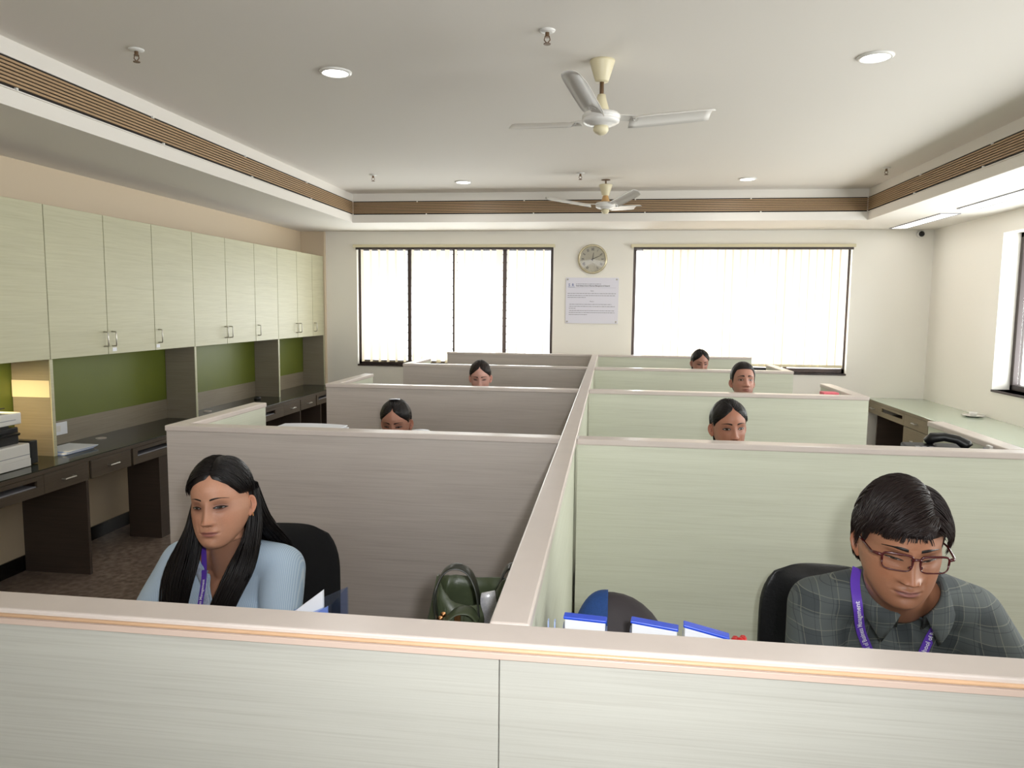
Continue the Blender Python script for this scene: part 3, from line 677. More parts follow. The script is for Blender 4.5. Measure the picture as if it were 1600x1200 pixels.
# ---------------------------------------------------------------- cubicle partitions
HP = 1.2; LE, RE, SL, SR = -1.69, 1.43, -.165, -.105
ROWS = [2.608, 4.237, 5.92, 7.615]
def partition(label, x0, x1, y, lam, wing=None, wl=.72, wing_mat=None):
    r = thing('cubicle_partition', label, 'partition', ((x0+x1)/2, y+.035, FZ), 'cubicle cross partitions')
    bx(x0+.004, y+.006, FZ, x1-.002, y+.064, HP-.022).build('panel', lam, r)
    bx(x0, y, HP-.022, x1, y+.070, HP).build('cap_rail', M['cap'], r, bevel=.004)
    if wing:
        a, b = (x0, x0+.068) if wing < 0 else (x1-.068, x1)
        w = bx(a+.005, y+.064, FZ, b-.005, y+wl-.004, HP-.022).build('return_panel', wing_mat or M['green'], r)
        bx(a, y+.0705, HP-.022, b, y+wl, HP).build('return_cap', M['cap'], w, bevel=.004)
    return r
ordn = ['first', 'second', 'third', 'fourth']
lw_ = ['taupe wood-grain partition with a return, behind the woman in pale blue', 'taupe wood-grain partition behind the woman with a pale hair clip', 'taupe wood-grain partition behind the woman in the third row on the left', 'rearmost taupe wood-grain partition under the left back window']
rw_ = ['pale green wood-grain partition behind the man in glasses', 'pale green wood-grain partition behind the woman with hair tied back, second row', 'pale green partition behind the short-haired man', 'rearmost pale green partition under the right back window']
for k, y in enumerate(ROWS):
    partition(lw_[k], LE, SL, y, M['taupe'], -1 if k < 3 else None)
    partition(rw_[k], SR, RE, y, M['green'], 1 if k < 3 else None)
r = thing('spine_partition', 'long low central partition with a beige cap running away from the camera', 'partition', ((SL+SR)/2, 4.4, FZ))
bx(SL+.006, 1.031, FZ, SR-.006, ROWS[-1]+.06, HP-.022).build('panel', M['green'], r)
bx(SL, 1.031, HP-.022, SR, ROWS[-1]+.07, HP+.0005).build('cap_rail', M['cap'], r, bevel=.004)
# front partition
r = thing('front_partition', 'long pale wood-grain partition across the foreground with a beaded beige cap', 'partition', (-.13, 1.0, FZ))
FX0, FX1, seam = -1.72, 1.72, -.141
bx(FX0, .974, FZ, seam-.0006, 1.022, 1.176).build('panel', M['cream'], r, bevel=.0008, seg=1)
bx(seam+.0006, .974, FZ, FX1, 1.022, 1.176).build('panel', M['cream'], r, bevel=.0008, seg=1)
bx(FX0, .968, 1.176, FX1, 1.03, HP).build('cap_rail', M['cap'], r, bevel=.003)
m = MB()
m.tube([(FX0, .9670, 1.1900), (FX1, .9670, 1.1900)], .0032, 10)
m.build('bead_moulding', M['bead'], r, smooth=True)
bx(FX0, .9655, 1.176, FX1, .970, 1.1855).build('lower_strip', mat('pinkish_trim', (206, 184, 170), .35), r, bevel=.001)

# ---------------------------------------------------------------- desks and ledges inside the cubicles
def desk(x0, x1, y0, y1, label):
    r = thing('cubicle_desk', label, 'desk', ((x0+x1)/2, (y0+y1)/2, FZ), 'desks behind the partitions')
    bx(x0, y0, .655, x1, y1, .68).build('desktop', M['dkwood'], r, bevel=.003)
    for a in (x0+.01, x1-.035): bx(a, y0+.03, FZ, a+.025, y1-.04, .655).build('side_panel', M['dkpanel'], r)
    return r
desk(LE+.1, SL-.005, 1.036, 1.50, 'brown desk below the woman in pale blue')
desk(SR+.005, RE-.08, 1.036, 1.50, 'brown desk below the man in glasses')
desk(LE+.1, SL-.005, 2.684, 3.10, 'brown desk below the woman with a pale hair clip')
desk(SR+.005, RE-.08, 2.684, 2.95, 'brown desk below the woman with tied-back hair')
desk(LE+.1, SL-.005, 4.313, 4.65, 'brown desk below the woman in the third row on the left')
desk(SR+.005, RE-.08, 4.313, 4.42, 'brown desk below the short-haired man')
desk(SR+.005, RE-.08, 5.995, 6.25, 'brown desk below the farthest woman')
def ledge(x0, x1, y0, y1, z, label):
    r = thing('wall_shelf', label, 'shelf', ((x0+x1)/2, (y0+y1)/2, z-.02), 'small shelves on the partitions')
    bx(x0, y0, z-.02, x1, y1, z).build('plank', M['taupe'], r)
    for a in (x0+.05, x1-.07): bx(a, y0, z-.09, a+.02, y1-.05, z-.02).build('bracket', M['steel'], r)
ledge(-.72, -.42, 1.023, 1.30, .84, 'shelf behind the front partition holding a paper holder')
ledge(-.10, .30, 1.023, 1.30, .86, 'shelf behind the front partition holding blue-edged files')
ledge(LE+.1, -.62, 2.672, 2.90, 1.12, 'shelf behind the first left partition holding white papers')
ledge(.95, RE-.075, 2.672, 2.93, 1.12, 'shelf behind the first right partition holding a telephone')
ledge(1.12, RE-.075, 4.301, 4.5, 1.12, 'shelf behind the second right partition holding a pink box')

# files on the shelf: white box files with a blue band on top
def file_box(x0, x1, y, zl, zr, yaw, label):
    c = Vector(((x0+x1)/2, y, .86)); r = thing('file_box', label, 'file', tuple(c), 'white files with blue top bands'); r.rotation_euler[2] = yaw
    w = (x1-x0)/2; d = .008
    def slab(z0, z1l, z1r, e, nm, mt):
        m = MB(); m.add([(-w-e, -d-e, z0), (w+e, -d-e, z0), (w+e, d+e, z0), (-w-e, d+e, z0), (-w-e, -d-e, z1l), (w+e, -d-e, z1r), (w+e, d+e, z1r), (-w-e, d+e, z1l)], [(0,3,2,1),(4,5,6,7),(0,1,5,4),(1,2,6,5),(2,3,7,6),(3,0,4,7)])
        o = m.build(nm, mt, r, local=True, bevel=.002); return o
    slab(0, zl-.86-.005, zr-.86-.005, 0, 'case', M['paper'])
    m = MB(); e = .002; a, b = zl-.86, zr-.86
    m.add([(-w-e, -d-e, a-.005), (w+e, -d-e, b-.005), (w+e, d+e, b-.005), (-w-e, d+e, a-.005), (-w-e, -d-e, a), (w+e, -d-e, b), (w+e, d+e, b), (-w-e, d+e, a)], [(0,3,2,1),(4,5,6,7),(0,1,5,4),(1,2,6,5),(2,3,7,6),(3,0,4,7)])
    m.build('blue_band', M['blue'], r, local=True, bevel=.0015)
    m = MB(); m.add([(w+.0022, -d, .02), (w+.0022, d, .02), (w+.0022, d, b-.016), (w+.0022, -d, b-.016)], [(0,1,2,3)]); m.add([(-w-.0022, -d, .02), (-w-.0022, d, .02), (-w-.0022, d, a-.016), (-w-.0022, -d, a-.016)], [(0,3,2,1)])
    m.build('side_label', mat('checked_paper', (150, 156, 176), .6, vary=.5, vscale=120), r, local=True, solid=.001)
file_box(-.062, .006, 1.20, 1.147, 1.145, -.05, 'white file with a blue top band beside the spine partition, leftmost of three')
file_box(.050, .124, 1.20, 1.146, 1.140, -.12, 'white file with a blue top band in front of the backpack, middle of three')
file_box(.136, .206, 1.20, 1.145, 1.131, -.10, 'white file with a slanting blue top, rightmost of three beside the red flower')
r = thing('flower_pen', 'small red flower-topped pen beside the rightmost blue-edged file', 'pen', (.224, 1.2, .86))
MB().lathe([(0, 0), (.004, 0), (.004, .25), (0, .25)], (.224, 1.2, .86), 8).build('barrel', M['grey'], r)
m = MB()
for k in range(9):
    a = k*2.4; q = Vector((.224+.007*math.cos(a)*(k > 0), 1.2+.007*math.sin(a)*(k > 0), 1.118+.003*(k % 3)))
    m.lathe([(0, -.006), (.005, -.003), (.0065, .001), (.004, .005), (0, .006)], q, 8)
m.build('petals', M['red'], r, smooth=True)
for i, (xx, lab) in enumerate(((-.090, 'small pale blue clip standing nearest to the spine partition'), (-.079, 'small pale blue clip between its twin and the leftmost file'))):
    m = MB(); m.add([(xx-.003, 1.19, .86), (xx+.003, 1.19, .86), (xx+.003, 1.21, .86), (xx-.003, 1.21, .86), (xx-.001, 1.195, 1.136), (xx+.001, 1.195, 1.136), (xx+.001, 1.205, 1.136), (xx-.001, 1.205, 1.136)], [(0,3,2,1),(4,5,6,7),(0,1,5,4),(1,2,6,5),(2,3,7,6),(3,0,4,7)])
    tag(m.build('plastic_clip', M['bluepaper']), lab, 'clip', 'pale blue clips')

# paper holder by the woman
r = thing('paper_holder', 'clear blue plastic holder full of white papers in front of the black chair', 'paper holder', (-.53, 1.22, .84))
m = MB(); m.add([(-.60, 1.17, .84), (-.462, 1.17, .84), (-.462, 1.25, .84), (-.60, 1.25, .84), (-.60, 1.17, 1.085), (-.462, 1.17, 1.152), (-.462, 1.25, 1.152), (-.60, 1.25, 1.085)], [(0,3,2,1),(0,1,5,4),(1,2,6,5),(2,3,7,6),(3,0,4,7)])
m.build('holder', M['bluefilm'], r, solid=.002)
def leaf(x0, x1, y, zl, zr, mt, nm='sheet', t=.0012, zb=.845):
    m = MB(); m.add([(x0, y-t, zb), (x1, y-t, zb), (x1, y+t, zb), (x0, y+t, zb), (x0, y-t, zl), (x1, y-t, zr), (x1, y+t, zr), (x0, y+t, zl)], [(0,3,2,1),(4,5,6,7),(0,1,5,4),(1,2,6,5),(2,3,7,6),(3,0,4,7)]); m.build(nm, mt, r)
leaf(-.592, -.535, 1.185, 1.085, 1.128, M['paper'], t=.004); leaf(-.575, -.492, 1.21, 1.095, 1.160, M['paper'], t=.003); leaf(-.565, -.480, 1.20, 1.085, 1.135, M['bluepaper']); leaf(-.560, -.482, 1.195, 1.080, 1.12, M['bluepaper'])

# white papers, telephone, pink box on the ledges
r = thing('paper_stack', 'white papers lying on the shelf behind the first left partition', 'papers', (-1.19, 2.79, 1.12))
for k in range(8):
    m = MB(); rows = []
    for u in np.linspace(0, 1, 8): rows.append([(-1.32+u*(.31-.006*k), 2.74+v*.13, 1.121+.008*k+.004*math.sin(u*3)*(k/7)) for v in (0, 1)])
    m.grid(rows); m.build('sheet', M['paper'], r, solid=.004)
o = MB().lathe([(0, 0), (.05, 0), (.055, .045), (.035, .064), (0, .070)], (-.72, 2.77, 1.12), 16).build('cap_highlight', M['paper'], smooth=True); tag(o, 'small white mound standing in for a cap highlight, in front of the woman with the hair clip', 'cloth')  # white mound standing in for a highlight on the partition cap
r = thing('telephone', 'black desk telephone behind the first right partition', 'telephone', (1.22, 2.82, 1.12))
m = MB(); m.add([(1.10, 2.73, 1.121), (1.31, 2.73, 1.121), (1.31, 2.91, 1.121), (1.10, 2.91, 1.121), (1.10, 2.73, 1.150), (1.31, 2.73, 1.150), (1.31, 2.91, 1.178), (1.10, 2.91, 1.178)], [(0,3,2,1),(4,5,6,7),(0,1,5,4),(1,2,6,5),(2,3,7,6),(3,0,4,7)])
m.build('base', M['black'], r, bevel=.008, seg=3)
m = MB(); m.tube([(1.19, 2.90, 1.180), (1.205, 2.89, 1.198), (1.24, 2.875, 1.205), (1.28, 2.86, 1.198), (1.305, 2.845, 1.182), (1.312, 2.84, 1.174)], [.016, .020, .016, .016, .020, .016], 12); m.build('handset', M['black'], r, smooth=True)
m = MB()
for i in range(3):
    for j in range(4): m.box(1.125+i*.024, 2.76+j*.022, 1.155+.0038*j, 1.140+i*.024, 2.774+j*.022, 1.163+.0038*j)
m.build('keys', M['grey'], r)
bx(1.18, 2.895, 1.170, 1.20, 2.905, 1.184).build('display', mat('phone_display', (196, 200, 170), .3), r)
r = thing('adapter_box', 'grey and white plastic adapter beside the telephone', 'adapter', (1.345, 2.80, 1.12))
bx(1.337, 2.74, 1.121, 1.353, 2.80, 1.185).build('case', M['grey'], r, bevel=.004); bx(1.338, 2.75, 1.185, 1.35, 2.78, 1.197).build('plug', M['white'], r, bevel=.003)
tag(bx(1.215, 4.34, 1.121, 1.30, 4.42, 1.206).build('pink_box', M['pink'], bevel=.003), 'small pink box on the shelf behind the second right partition', 'box')

# ---------------------------------------------------------------- handbag and backpack
r = thing('handbag', 'olive green leather handbag with two handles on the desk beside the spine partition', 'handbag', (-.29, 1.46, .68))
hb = MB(); rows = []
for t in np.linspace(0, 1, 14):
    z = .681+.425*t; hw = .160-.088*t; hd = .085*(1-t*.42)+.004
    row = []
    for k in range(40):
        a = 2*PI*k/40; ca, sa = math.cos(a), math.sin(a)
        x = hw*math.copysign(abs(ca)**.55, ca); y = hd*math.copysign(abs(sa)**.7, sa)
        crease = .006*math.sin(7*a+t*3)*t+.004*math.sin(13*a)
        row.append((-.268+x+.010*math.sin(5*t+k)*.1, 1.46+y*(1+crease*12), z+(-.035*t*t*(1-abs(ca))-.01*math.sin(3*a)*t)))
    rows.append(row)
hb.grid(rows, closed=True); hb.build('body', M['olive'], r, smooth=True, solid=.004)
def strap(pts, nm, w=.013, mt=M['olivedark'], t=.003, par=r):
    P_ = [Vector(p) for p in pts]; dense = []
    for i in range(len(P_)-1):
        a, b, c, d = P_[max(i-1, 0)], P_[i], P_[i+1], P_[min(i+2, len(P_)-1)]
        for s in np.linspace(0, 1, 6, endpoint=False):
            dense.append(.5*((2*b)+(c-a)*s+(2*a-5*b+4*c-d)*s*s+(3*b-a-3*c+d)*s**3))
    dense.append(P_[-1]); MB().tube(dense, 0, 10, flat=(w, t), up=(0, 1, .15)).build(nm, mt, par, smooth=True) if False else MB().tube(dense, 0, 10, flat=(t, w)[::-1] if False else (t, w), up=(0, 1, 0.2)).build(nm, mt, par, smooth=True)
strap([(-.330, 1.40, 1.03), (-.334, 1.40, 1.085), (-.322, 1.42, 1.124), (-.298, 1.43, 1.136), (-.270, 1.43, 1.124), (-.252, 1.42, 1.090), (-.245, 1.41, 1.04)], 'handle')
strap([(-.205, 1.49, 1.05), (-.213, 1.49, 1.088), (-.200, 1.50, 1.114), (-.180, 1.505, 1.112), (-.170, 1.505, 1.08), (-.175, 1.50, 1.04)], 'handle', .015)
strap([(-.335, 1.368, .98), (-.315, 1.372, 1.03), (-.290, 1.385, 1.058), (-.262, 1.39, 1.060), (-.245, 1.395, 1.04)], 'front_flap', .016, M['olive'])
m = MB()
for k in range(3):
    xx = -.318+k*.042
    m.tube([(xx, 1.371, .95), (xx+.002, 1.385, 1.01), (xx+.004, 1.402, 1.06)], .0020, 6)
m.build('seam_piping', M['olive'], r)
m = MB()
for k in range(5): m.lathe([(0, -.004), (.006, 0), (0, .004)], (-.340+.006*k, 1.394, 1.012+.009*k), 10, 'y')
m.obox((-.286, 1.390, 1.040), (.006, 0, 0), (0, .003, 0), (0, 0, .012)); m.tube([(-.292, 1.389, 1.033), (-.292, 1.386, 1.012), (-.280, 1.386, 1.012), (-.280, 1.389, 1.033)], .0016, 6)
m.build('gold_buckles', M['gold'], r)
m = MB(); rows = [[(-.236+.004*math.sin(t*6), 1.39+.004*math.cos(t*3), 1.025+t*.075), (-.216+.008*math.sin(t*2.6), 1.395, 1.025+t*.078)] for t in np.linspace(0, 1, 8)]
m.grid(rows); m.build('silver_tassel', M['silver'], r, solid=.006, smooth=True)

r = thing('backpack', 'blue and charcoal backpack lying on the desk behind the files', 'backpack', (.03, 1.42, .68))
def dome(x0, x1, y0, y1, zt, xa, nm, mt, frac0, frac1, off=0.0):
    m = MB(); rows = []
    for u in np.linspace(frac0, frac1, 16):
        row = []
        x = x0+(x1-x0)*u
        s = (max(0, 1-abs((u-.36)/.64)**2.4) if u > .36 else max(0, 1-((.36-u)/.36)**2.6))**.5
        for a in np.linspace(0, PI, 22):
            row.append((x, (y0+y1)/2-(y1-y0)/2*math.cos(a)*(.4+.6*s)*(1+off*.3), .681+(zt-.681)*s*math.sin(a)**.6+off))
        rows.append(row)
    m.grid(rows); m.build(nm, mt, r, smooth=True, solid=.004)
dome(-.090, .190, 1.34, 1.50, 1.102, .5, 'body', M['blackfabric'], .0, 1)
dome(-.090, .190, 1.34, 1.50, 1.102, .5, 'blue_panel', M['bluefabric'], .03, .36, .004)
strap([(.080, 1.36, 1.07), (.096, 1.35, 1.065), (.112, 1.35, 1.045), (.12, 1.36, 1.0)], 'shoulder_strap', .008, M['blackfabric'], .004, r)
m = MB(); m.obox((.105, 1.345, 1.050), (.012, 0, -.016), (0, .002, 0), (.005, 0, .004)); m.build('strap_buckle', M['grey'], r)
m = MB(); m.tube([(.12, 1.38, .98), (.135, 1.37, 1.028), (.15, 1.37, 1.034), (.165, 1.38, 1.026), (.18, 1.39, .95), (.18, 1.39, .69)], .008, 8); m.build('loose_strap', M['blackfabric'], r, smooth=True)

# ---------------------------------------------------------------- people
def capsule(m, p0, p1, r0, r1, n=20):
    p0, p1 = Vector(p0), Vector(p1); ax = p1-p0; L = max(ax.length, 1e-4); ax = ax.normalized() if ax.length > 1e-6 else Vector((0, 0, 1))
    u = ax.orthogonal().normalized(); w = ax.cross(u); prof = []
    for t in np.linspace(-PI/2, 0, 6)[1:]: prof.append((r0*math.cos(t), r0*math.sin(t)))
    for t in np.linspace(0, PI/2, 6)[:-1]: prof.append((r1*math.cos(t), L+r1*math.sin(t)))
    vs = [p0-ax*r0]
    for r, h in prof:
        for k in range(n):
            a = 2*PI*k/n; vs.append(p0+ax*h+u*(r*math.cos(a))+w*(r*math.sin(a)))
    vs.append(p1+ax*r1); mm = len(prof); fs = []
    for k in range(n): fs.append((0, 1+(k+1) % n, 1+k))
    for i in range(mm-1):
        for k in range(n): fs.append((1+i*n+k, 1+i*n+(k+1) % n, 1+(i+1)*n+(k+1) % n, 1+(i+1)*n+k))
    e = len(vs)-1
    for k in range(n): fs.append((1+(mm-1)*n+k, 1+(mm-1)*n+(k+1) % n, e))
    m.add(vs, fs)
def remesh(m, vox, it=6):
    me = bpy.data.meshes.new('tmp'); me.from_pydata(m.v, [], m.f); o = bpy.data.objects.new('tmp', me); C.objects.link(o)
    r = o.modifiers.new('r', 'REMESH'); r.mode = 'VOXEL'; r.voxel_size = vox
    s = o.modifiers.new('s', 'SMOOTH'); s.iterations = it; s.factor = .5
    bpy.context.view_layer.update(); v, f = evaluated(o); bpy.data.objects.remove(o); bpy.data.meshes.remove(me)
    return v, f
def cut(v, f, fn):
    val = fn(v); g = np.zeros_like(v); h = 1e-4
    for k in range(3):
        d = np.zeros(3); d[k] = h; g[:, k] = (fn(v+d)-fn(v-d))/(2*h)
    keep = [q for q in f if min(val[list(q)]) <= 0]
    used = set(i for q in keep for i in q); v = v.copy()
    for i in used:
        if val[i] > 0: v[i] -= np.clip(g[i]*val[i]/max(g[i]@g[i], 1e-6), -.02, .02)
    idx = {o: k for k, o in enumerate(sorted(used))}
    return v[sorted(used)], [tuple(idx[i] for i in q) for q in keep]

Z_T = np.array([-.30, -.121, -.116, -.107, -.092, -.072, -.046, -.020, .0, .030])
W_T = np.array([.0, .010, .026, .0385, .0495, .0598, .0680, .0718, .0735, .0735])
F_T = np.array([-.05, -.066, -.080, -.0885, -.0905, -.0925, -.0925, -.0915, -.0925, -.098])
B_T = np.array([-.05, -.040, -.026, -.006, .020, .050, .080, .094, .099, .100])
ZD = np.linspace(-.2, .1185, 1200)
def head_tables():
    k = np.sqrt(np.clip(1-((ZD-.03)/.089)**2, 1e-6, 1)); up_ = ZD >= .03
    w = np.where(up_, .0735*k, np.interp(ZD, Z_T, W_T)); f = np.where(up_, .001-.099*k, np.interp(ZD, Z_T, F_T)); b = np.where(up_, .001+.099*k, np.interp(ZD, Z_T, B_T))
    dz = ZD[1]-ZD[0]; n = int(.024/dz); kr = np.exp(-(np.arange(-n, n+1)*dz/.009)**2); kr /= kr.sum()
    sm = lambda a: np.convolve(np.pad(a, n, 'edge'), kr, 'valid'); m = np.clip((ZD+.112)/.012, 0, 1)*np.clip((.085-ZD)/.02, 0, 1)
    return [a*(1-m)+sm(a)*m for a in (w, f, b)]
WD, FD, BD = head_tables()
def gz(x, s): return np.exp(-(x/s)**2)
def make_head(skin, lip, res=1.0, fem=True, brow_w=1.0, stubble=0.0, circles=0.0, widen=1.0):
    """head facing -Y, eye level z=0, ear axis y~0.01; returns verts, faces, colours"""
    nl = int(118*res); na = int(150*res)
    z1 = np.linspace(-.140, -.124, int(8*res)); z2 = np.linspace(-.123, .045, nl); t = np.linspace(0, PI/2, int(26*res))[1:]
    zz = np.concatenate([z1, z2, .045+(.1185-.045)*np.sin(t)])
    s = np.linspace(0, 2*PI, na, endpoint=False); al = s-.5*np.sin(s)
    X = np.zeros((len(zz), na)); Y = np.zeros_like(X)
    sa, ca = np.sin(al), np.cos(al)
    for i, z in enumerate(zz):
        w, yf, yb = np.interp(z, ZD, WD), np.interp(z, ZD, FD), np.interp(z, ZD, BD)
        w *= 1+(widen-1)*np.clip((.01-z)/.03, 0, 1)*(1-.5*np.clip((-.085-z)/.03, 0, 1))
        def ray(yc, d, w):                                 # from origin along (sa, -ca)
            A = (sa/w)**2+(ca/d)**2; B = 2*ca*yc/d**2; Cc = (yc/d)**2-1
            D = B*B-4*A*Cc; rr_ = np.where(D > 0, (-B+np.sqrt(np.maximum(D, 0)))/(2*A), 0); return np.maximum(rr_, 0)
        r1 = ray((yf+yb)/2, (yb-yf)/2, max(w, .002)) if z > -.1215 else np.zeros(na)
        nr = (.047 if fem else .054)*(1-.80*np.clip((-.110-z)/.030, 0, 1))
        nb = np.clip((-.02-z)/.07, 0, 1)                    # neck fades in below the skull
        r2 = ray(.016, nr*(.4+.6*nb), nr*(.4+.6*nb)) if nb > 0 else np.zeros(na)
        k = .004; mx = np.maximum(r1, r2); r = mx+k*np.log(np.exp((r1-mx)/k)+np.exp((r2-mx)/k))-k*np.log(2)*np.exp(-np.abs(r1-r2)/k)
        X[i] = r*sa; Y[i] = -r*ca
    for _ in range(3):
        for A in (X, Y):
            B = A.copy(); B[1:-1] = .5*A[1:-1]+.25*(A[:-2]+A[2:]); B = .5*B+.25*(np.roll(B, 1, 1)+np.roll(B, -1, 1)); A[:] = np.where((zz[:, None] > .1), A, B)
    Z = np.repeat(zz[:, None], na, 1)
    D = np.zeros_like(X); ax = np.abs(X); mf = 1.0 if fem else 1.14; nw = 1.0 if fem else 1.22
    D += (.002 if fem else .0045)*gz(ax-.030, .020)*gz(Z-.021, .009)
    D += -.0095*gz(ax-.0325, .0155)*gz(Z-.001, .0120)
    D += .0062*gz(ax-.0320, .0105)*gz(Z+.0015, .0068)
    D += -.0022*gz(ax-.0320, .014)*gz(Z+.0115, .0035)
    zn = np.clip((.016-Z)/.058, 0, 1); prof = np.where(Z > -.0435, .003+.0185*zn**1.25, .0212*np.exp(-((Z+.0435)/.0058)**2))
    prof = prof*(Z < .024)*np.clip((.024-Z)/.012, 0, 1)
    D += mf*prof*gz(X, (.0072+.0056*zn)*nw)
    D += mf*.0092*gz(ax-.0122*nw, .0058)*gz(Z+.0425, .0058)
    D += -.0035*gz(ax-.0175, .0035)*gz(Z+.043, .008)
    D += -.004*gz(ax-.0065, .0030)*gz(Z+.0500, .0022)
    D += .0045*gz(X, .020)*gz(Z+.066, .0075)
    D += .0042*gz(X, .0165)*gz(Z+.0660, .0036)-.0014*gz(X, .003)*gz(Z+.058, .006)
    D += .0056*gz(X, .0155)*gz(Z+.0770, .0043)
    D += -.0036*gz(X, .021)*gz(Z+.0716, .0014)
    D += -.0022*gz(ax-.0245, .004)*gz(Z+.0716, .005)
    D += -.0028*gz(X, .015)*gz(Z+.0865, .0050)
    D += .0050*gz(X, .017)*gz(Z+.103, .0105)
    D += .0030*gz(ax-.042, .017)*gz(Z+.028, .016)
    D += (.0025 if fem else .001)*gz(X, .03)*gz(Z-.055, .02)
    D += -.0018*gz(ax-.030-.05*np.clip(-.045-Z, 0, .03), .004)*gz(Z+.055, .014)
    wt = np.clip((-Y-.015)/.035, 0, 1); Y = Y-D*wt
    # colours
    col = np.ones(X.shape+(3,))*np.array(skin)
    front = (Y < -.03)
    def blend(mask, c):
        mk = (mask*front)[..., None]; col[:] = col*(1-mk)+np.array(c)*mk
    noise = RNG.normal(0, 1, X.shape)
    sk = np.array(skin)
    blend(.30*gz(ax-.045, .02)*gz(Z+.035, .02), sk*np.array([1.12, .92, .88]))
    blend(.35*gz(X, .012)*gz(Z+.042, .012), sk*np.array([1.1, .9, .86]))
    blend(np.clip(circles, 0, 1)*gz(ax-.032, .020)*gz(Z+.003, .0135), sk*np.array([.28, .20, .21]))
    if stubble: blend(stubble*np.clip((-.048-Z)/.012, 0, 1)*(gz(X, .06)), sk*np.array([.62, .64, .70]))
    zm = -.0716
    up = np.clip(1-(ax/.0245)**2, 0, 1)**.75; lo = np.clip(1-(ax/.0225)**2, 0, 1)**.6
    cup = .0016*gz(X, .0035)
    mu = np.clip((zm+.0082*up-cup-Z)/.0012, 0, 1)*np.clip((Z-(zm-.0098*lo))/.0014, 0, 1)*(ax < .0245)
    blend(mu*.85, lip)
    blend(.75*gz(Z-zm-.0003*np.cos(X*200), .0011)*(ax < .0245), np.array(lip)*.25)
    blend(.9*gz(ax-.0070, .0032)*gz(Z+.0502, .0017), sk*.12)
    col *= (1+.02*noise)[..., None]
    V = np.stack([X, Y, Z], -1).reshape(-1, 3); n = len(zz)
    F = [(i*na+k, i*na+(k+1) % na, (i+1)*na+(k+1) % na, (i+1)*na+k) for i in range(n-1) for k in range(na)]
    Cc = col.reshape(-1, 3)
    F.append(tuple(range((n-1)*na, n*na)))
    # ears
    vs, fs, cs = [list(map(tuple, V))], F, [Cc]
    off = len(V)
    for sd in (-1, 1):
        c = Vector((sd*.0715, .010, -.020)); e1 = Vector((0, .18, 1)).normalized(); e2 = Vector((sd*.55, .83, 0)).normalized(); nn = Vector((sd*.83, -.55, 0)).normalized()
        ring = []; NR, NA = 9, 28
        for i in range(NR):
            rho = i/(NR-1)
            for k in range(NA):
                a = 2*PI*k/NA; ey = math.sin(a); ex = math.cos(a)
                hh = .031 if ey > 0 else .029; ww = (.0195 if ey > 0 else .0195-.0075*(-ey)) if ex > 0 else .010
                bow = .0035*math.exp(-((rho-.84)/.12)**2)*(1 if ey > -.6 else .3)+.006*rho*rho - .002*(1-rho)
                if ey < -.75: bow = .004+.004*(1-rho)
                ring.append(c+e1*(rho*hh*ey)+e2*(rho*ww*ex+.004)+nn*bow)
        back = [c+e1*(.97*(.031 if math.sin(a) > 0 else .029)*math.sin(a))+e2*(.97*(.0195 if math.cos(a) > 0 else .010)*math.cos(a)+.004)+nn*(-.001) for a in np.linspace(0, 2*PI, NA, endpoint=False)]
        back2 = [c+e1*(.6*.028*math.sin(a))+e2*(.4*.014*math.cos(a)-.002)+nn*(-.010) for a in np.linspace(0, 2*PI, NA, endpoint=False)]
        pts = ring+back+back2; vs.append([tuple(p) for p in pts])
        for i in range(NR+1):
            for k in range(NA): fs.append((off+i*NA+k, off+i*NA+(k+1) % NA, off+(i+1)*NA+(k+1) % NA, off+(i+1)*NA+k))
        cc_ = np.ones((len(pts), 3))*sk*np.array([1.05, .93, .9]); cc_[:NA*3] *= .62; cs.append(cc_); off += len(pts)
    return np.array([p for q in vs for p in q]), fs, np.concatenate(cs), (X, Y, Z)

# hair: scaled ellipsoid over the skull
HC = np.array([0, .002, .022])
def hair_pt(q, th):
    q = np.asarray(q, float); rz = np.where(q[..., 2] > 0, .097, .17)
    rad = np.stack([np.full(q.shape[:-1], .0735), np.full(q.shape[:-1], .100), rz], -1)+np.asarray(th)[..., None]
    return HC+rad*q
HSH = [0.0]
def zline(line, adeg): return np.interp(abs(adeg-HSH[0]*max(0, 1-abs(adeg)/70)), [p[0] for p in line], [p[1] for p in line])
def q_of(alpha, z):
    zz_ = z-HC[2]; sb = np.clip(zz_/(.097 if zz_ > 0 else .17), -.99, .999); cb = math.sqrt(1-sb*sb)
    return np.array([cb*math.sin(alpha), -cb*math.cos(alpha), sb])
def hair_cap(line, th, lump=.0, part=None, asym=0.0):
    rows = []; NA, NT = 96, 30
    beta0 = []
    for k in range(NA):
        a = 2*PI*k/NA-PI; z = zline(line, math.degrees(a))+asym*math.sin(a)*math.cos(a/2)
        zz_ = z-HC[2]; beta0.append(math.asin(np.clip(zz_/(.097 if zz_ > 0 else .17), -.98, .999)))
    for i in range(NT):
        t = i/(NT-1); row = []
        for k in range(NA):
            a = 2*PI*k/NA-PI; b = beta0[k]+(PI/2-beta0[k])*t
            h = th(a, b, t)+lump*(math.sin(9*a+4*b)+math.sin(17*a-6*b))*.5*min(1, t*4)*math.cos(b)
            q = np.array([math.cos(b)*math.sin(a), -math.cos(b)*math.cos(a), math.sin(b)])
            row.append(tuple(hair_pt(q, h)))
        rows.append(row)
    inner = [tuple(hair_pt(np.array([math.cos(beta0[k])*math.sin(2*PI*k/NA-PI), -math.cos(beta0[k])*math.cos(2*PI*k/NA-PI), math.sin(beta0[k])]), -.006)) for k in range(NA)]
    return [inner]+rows
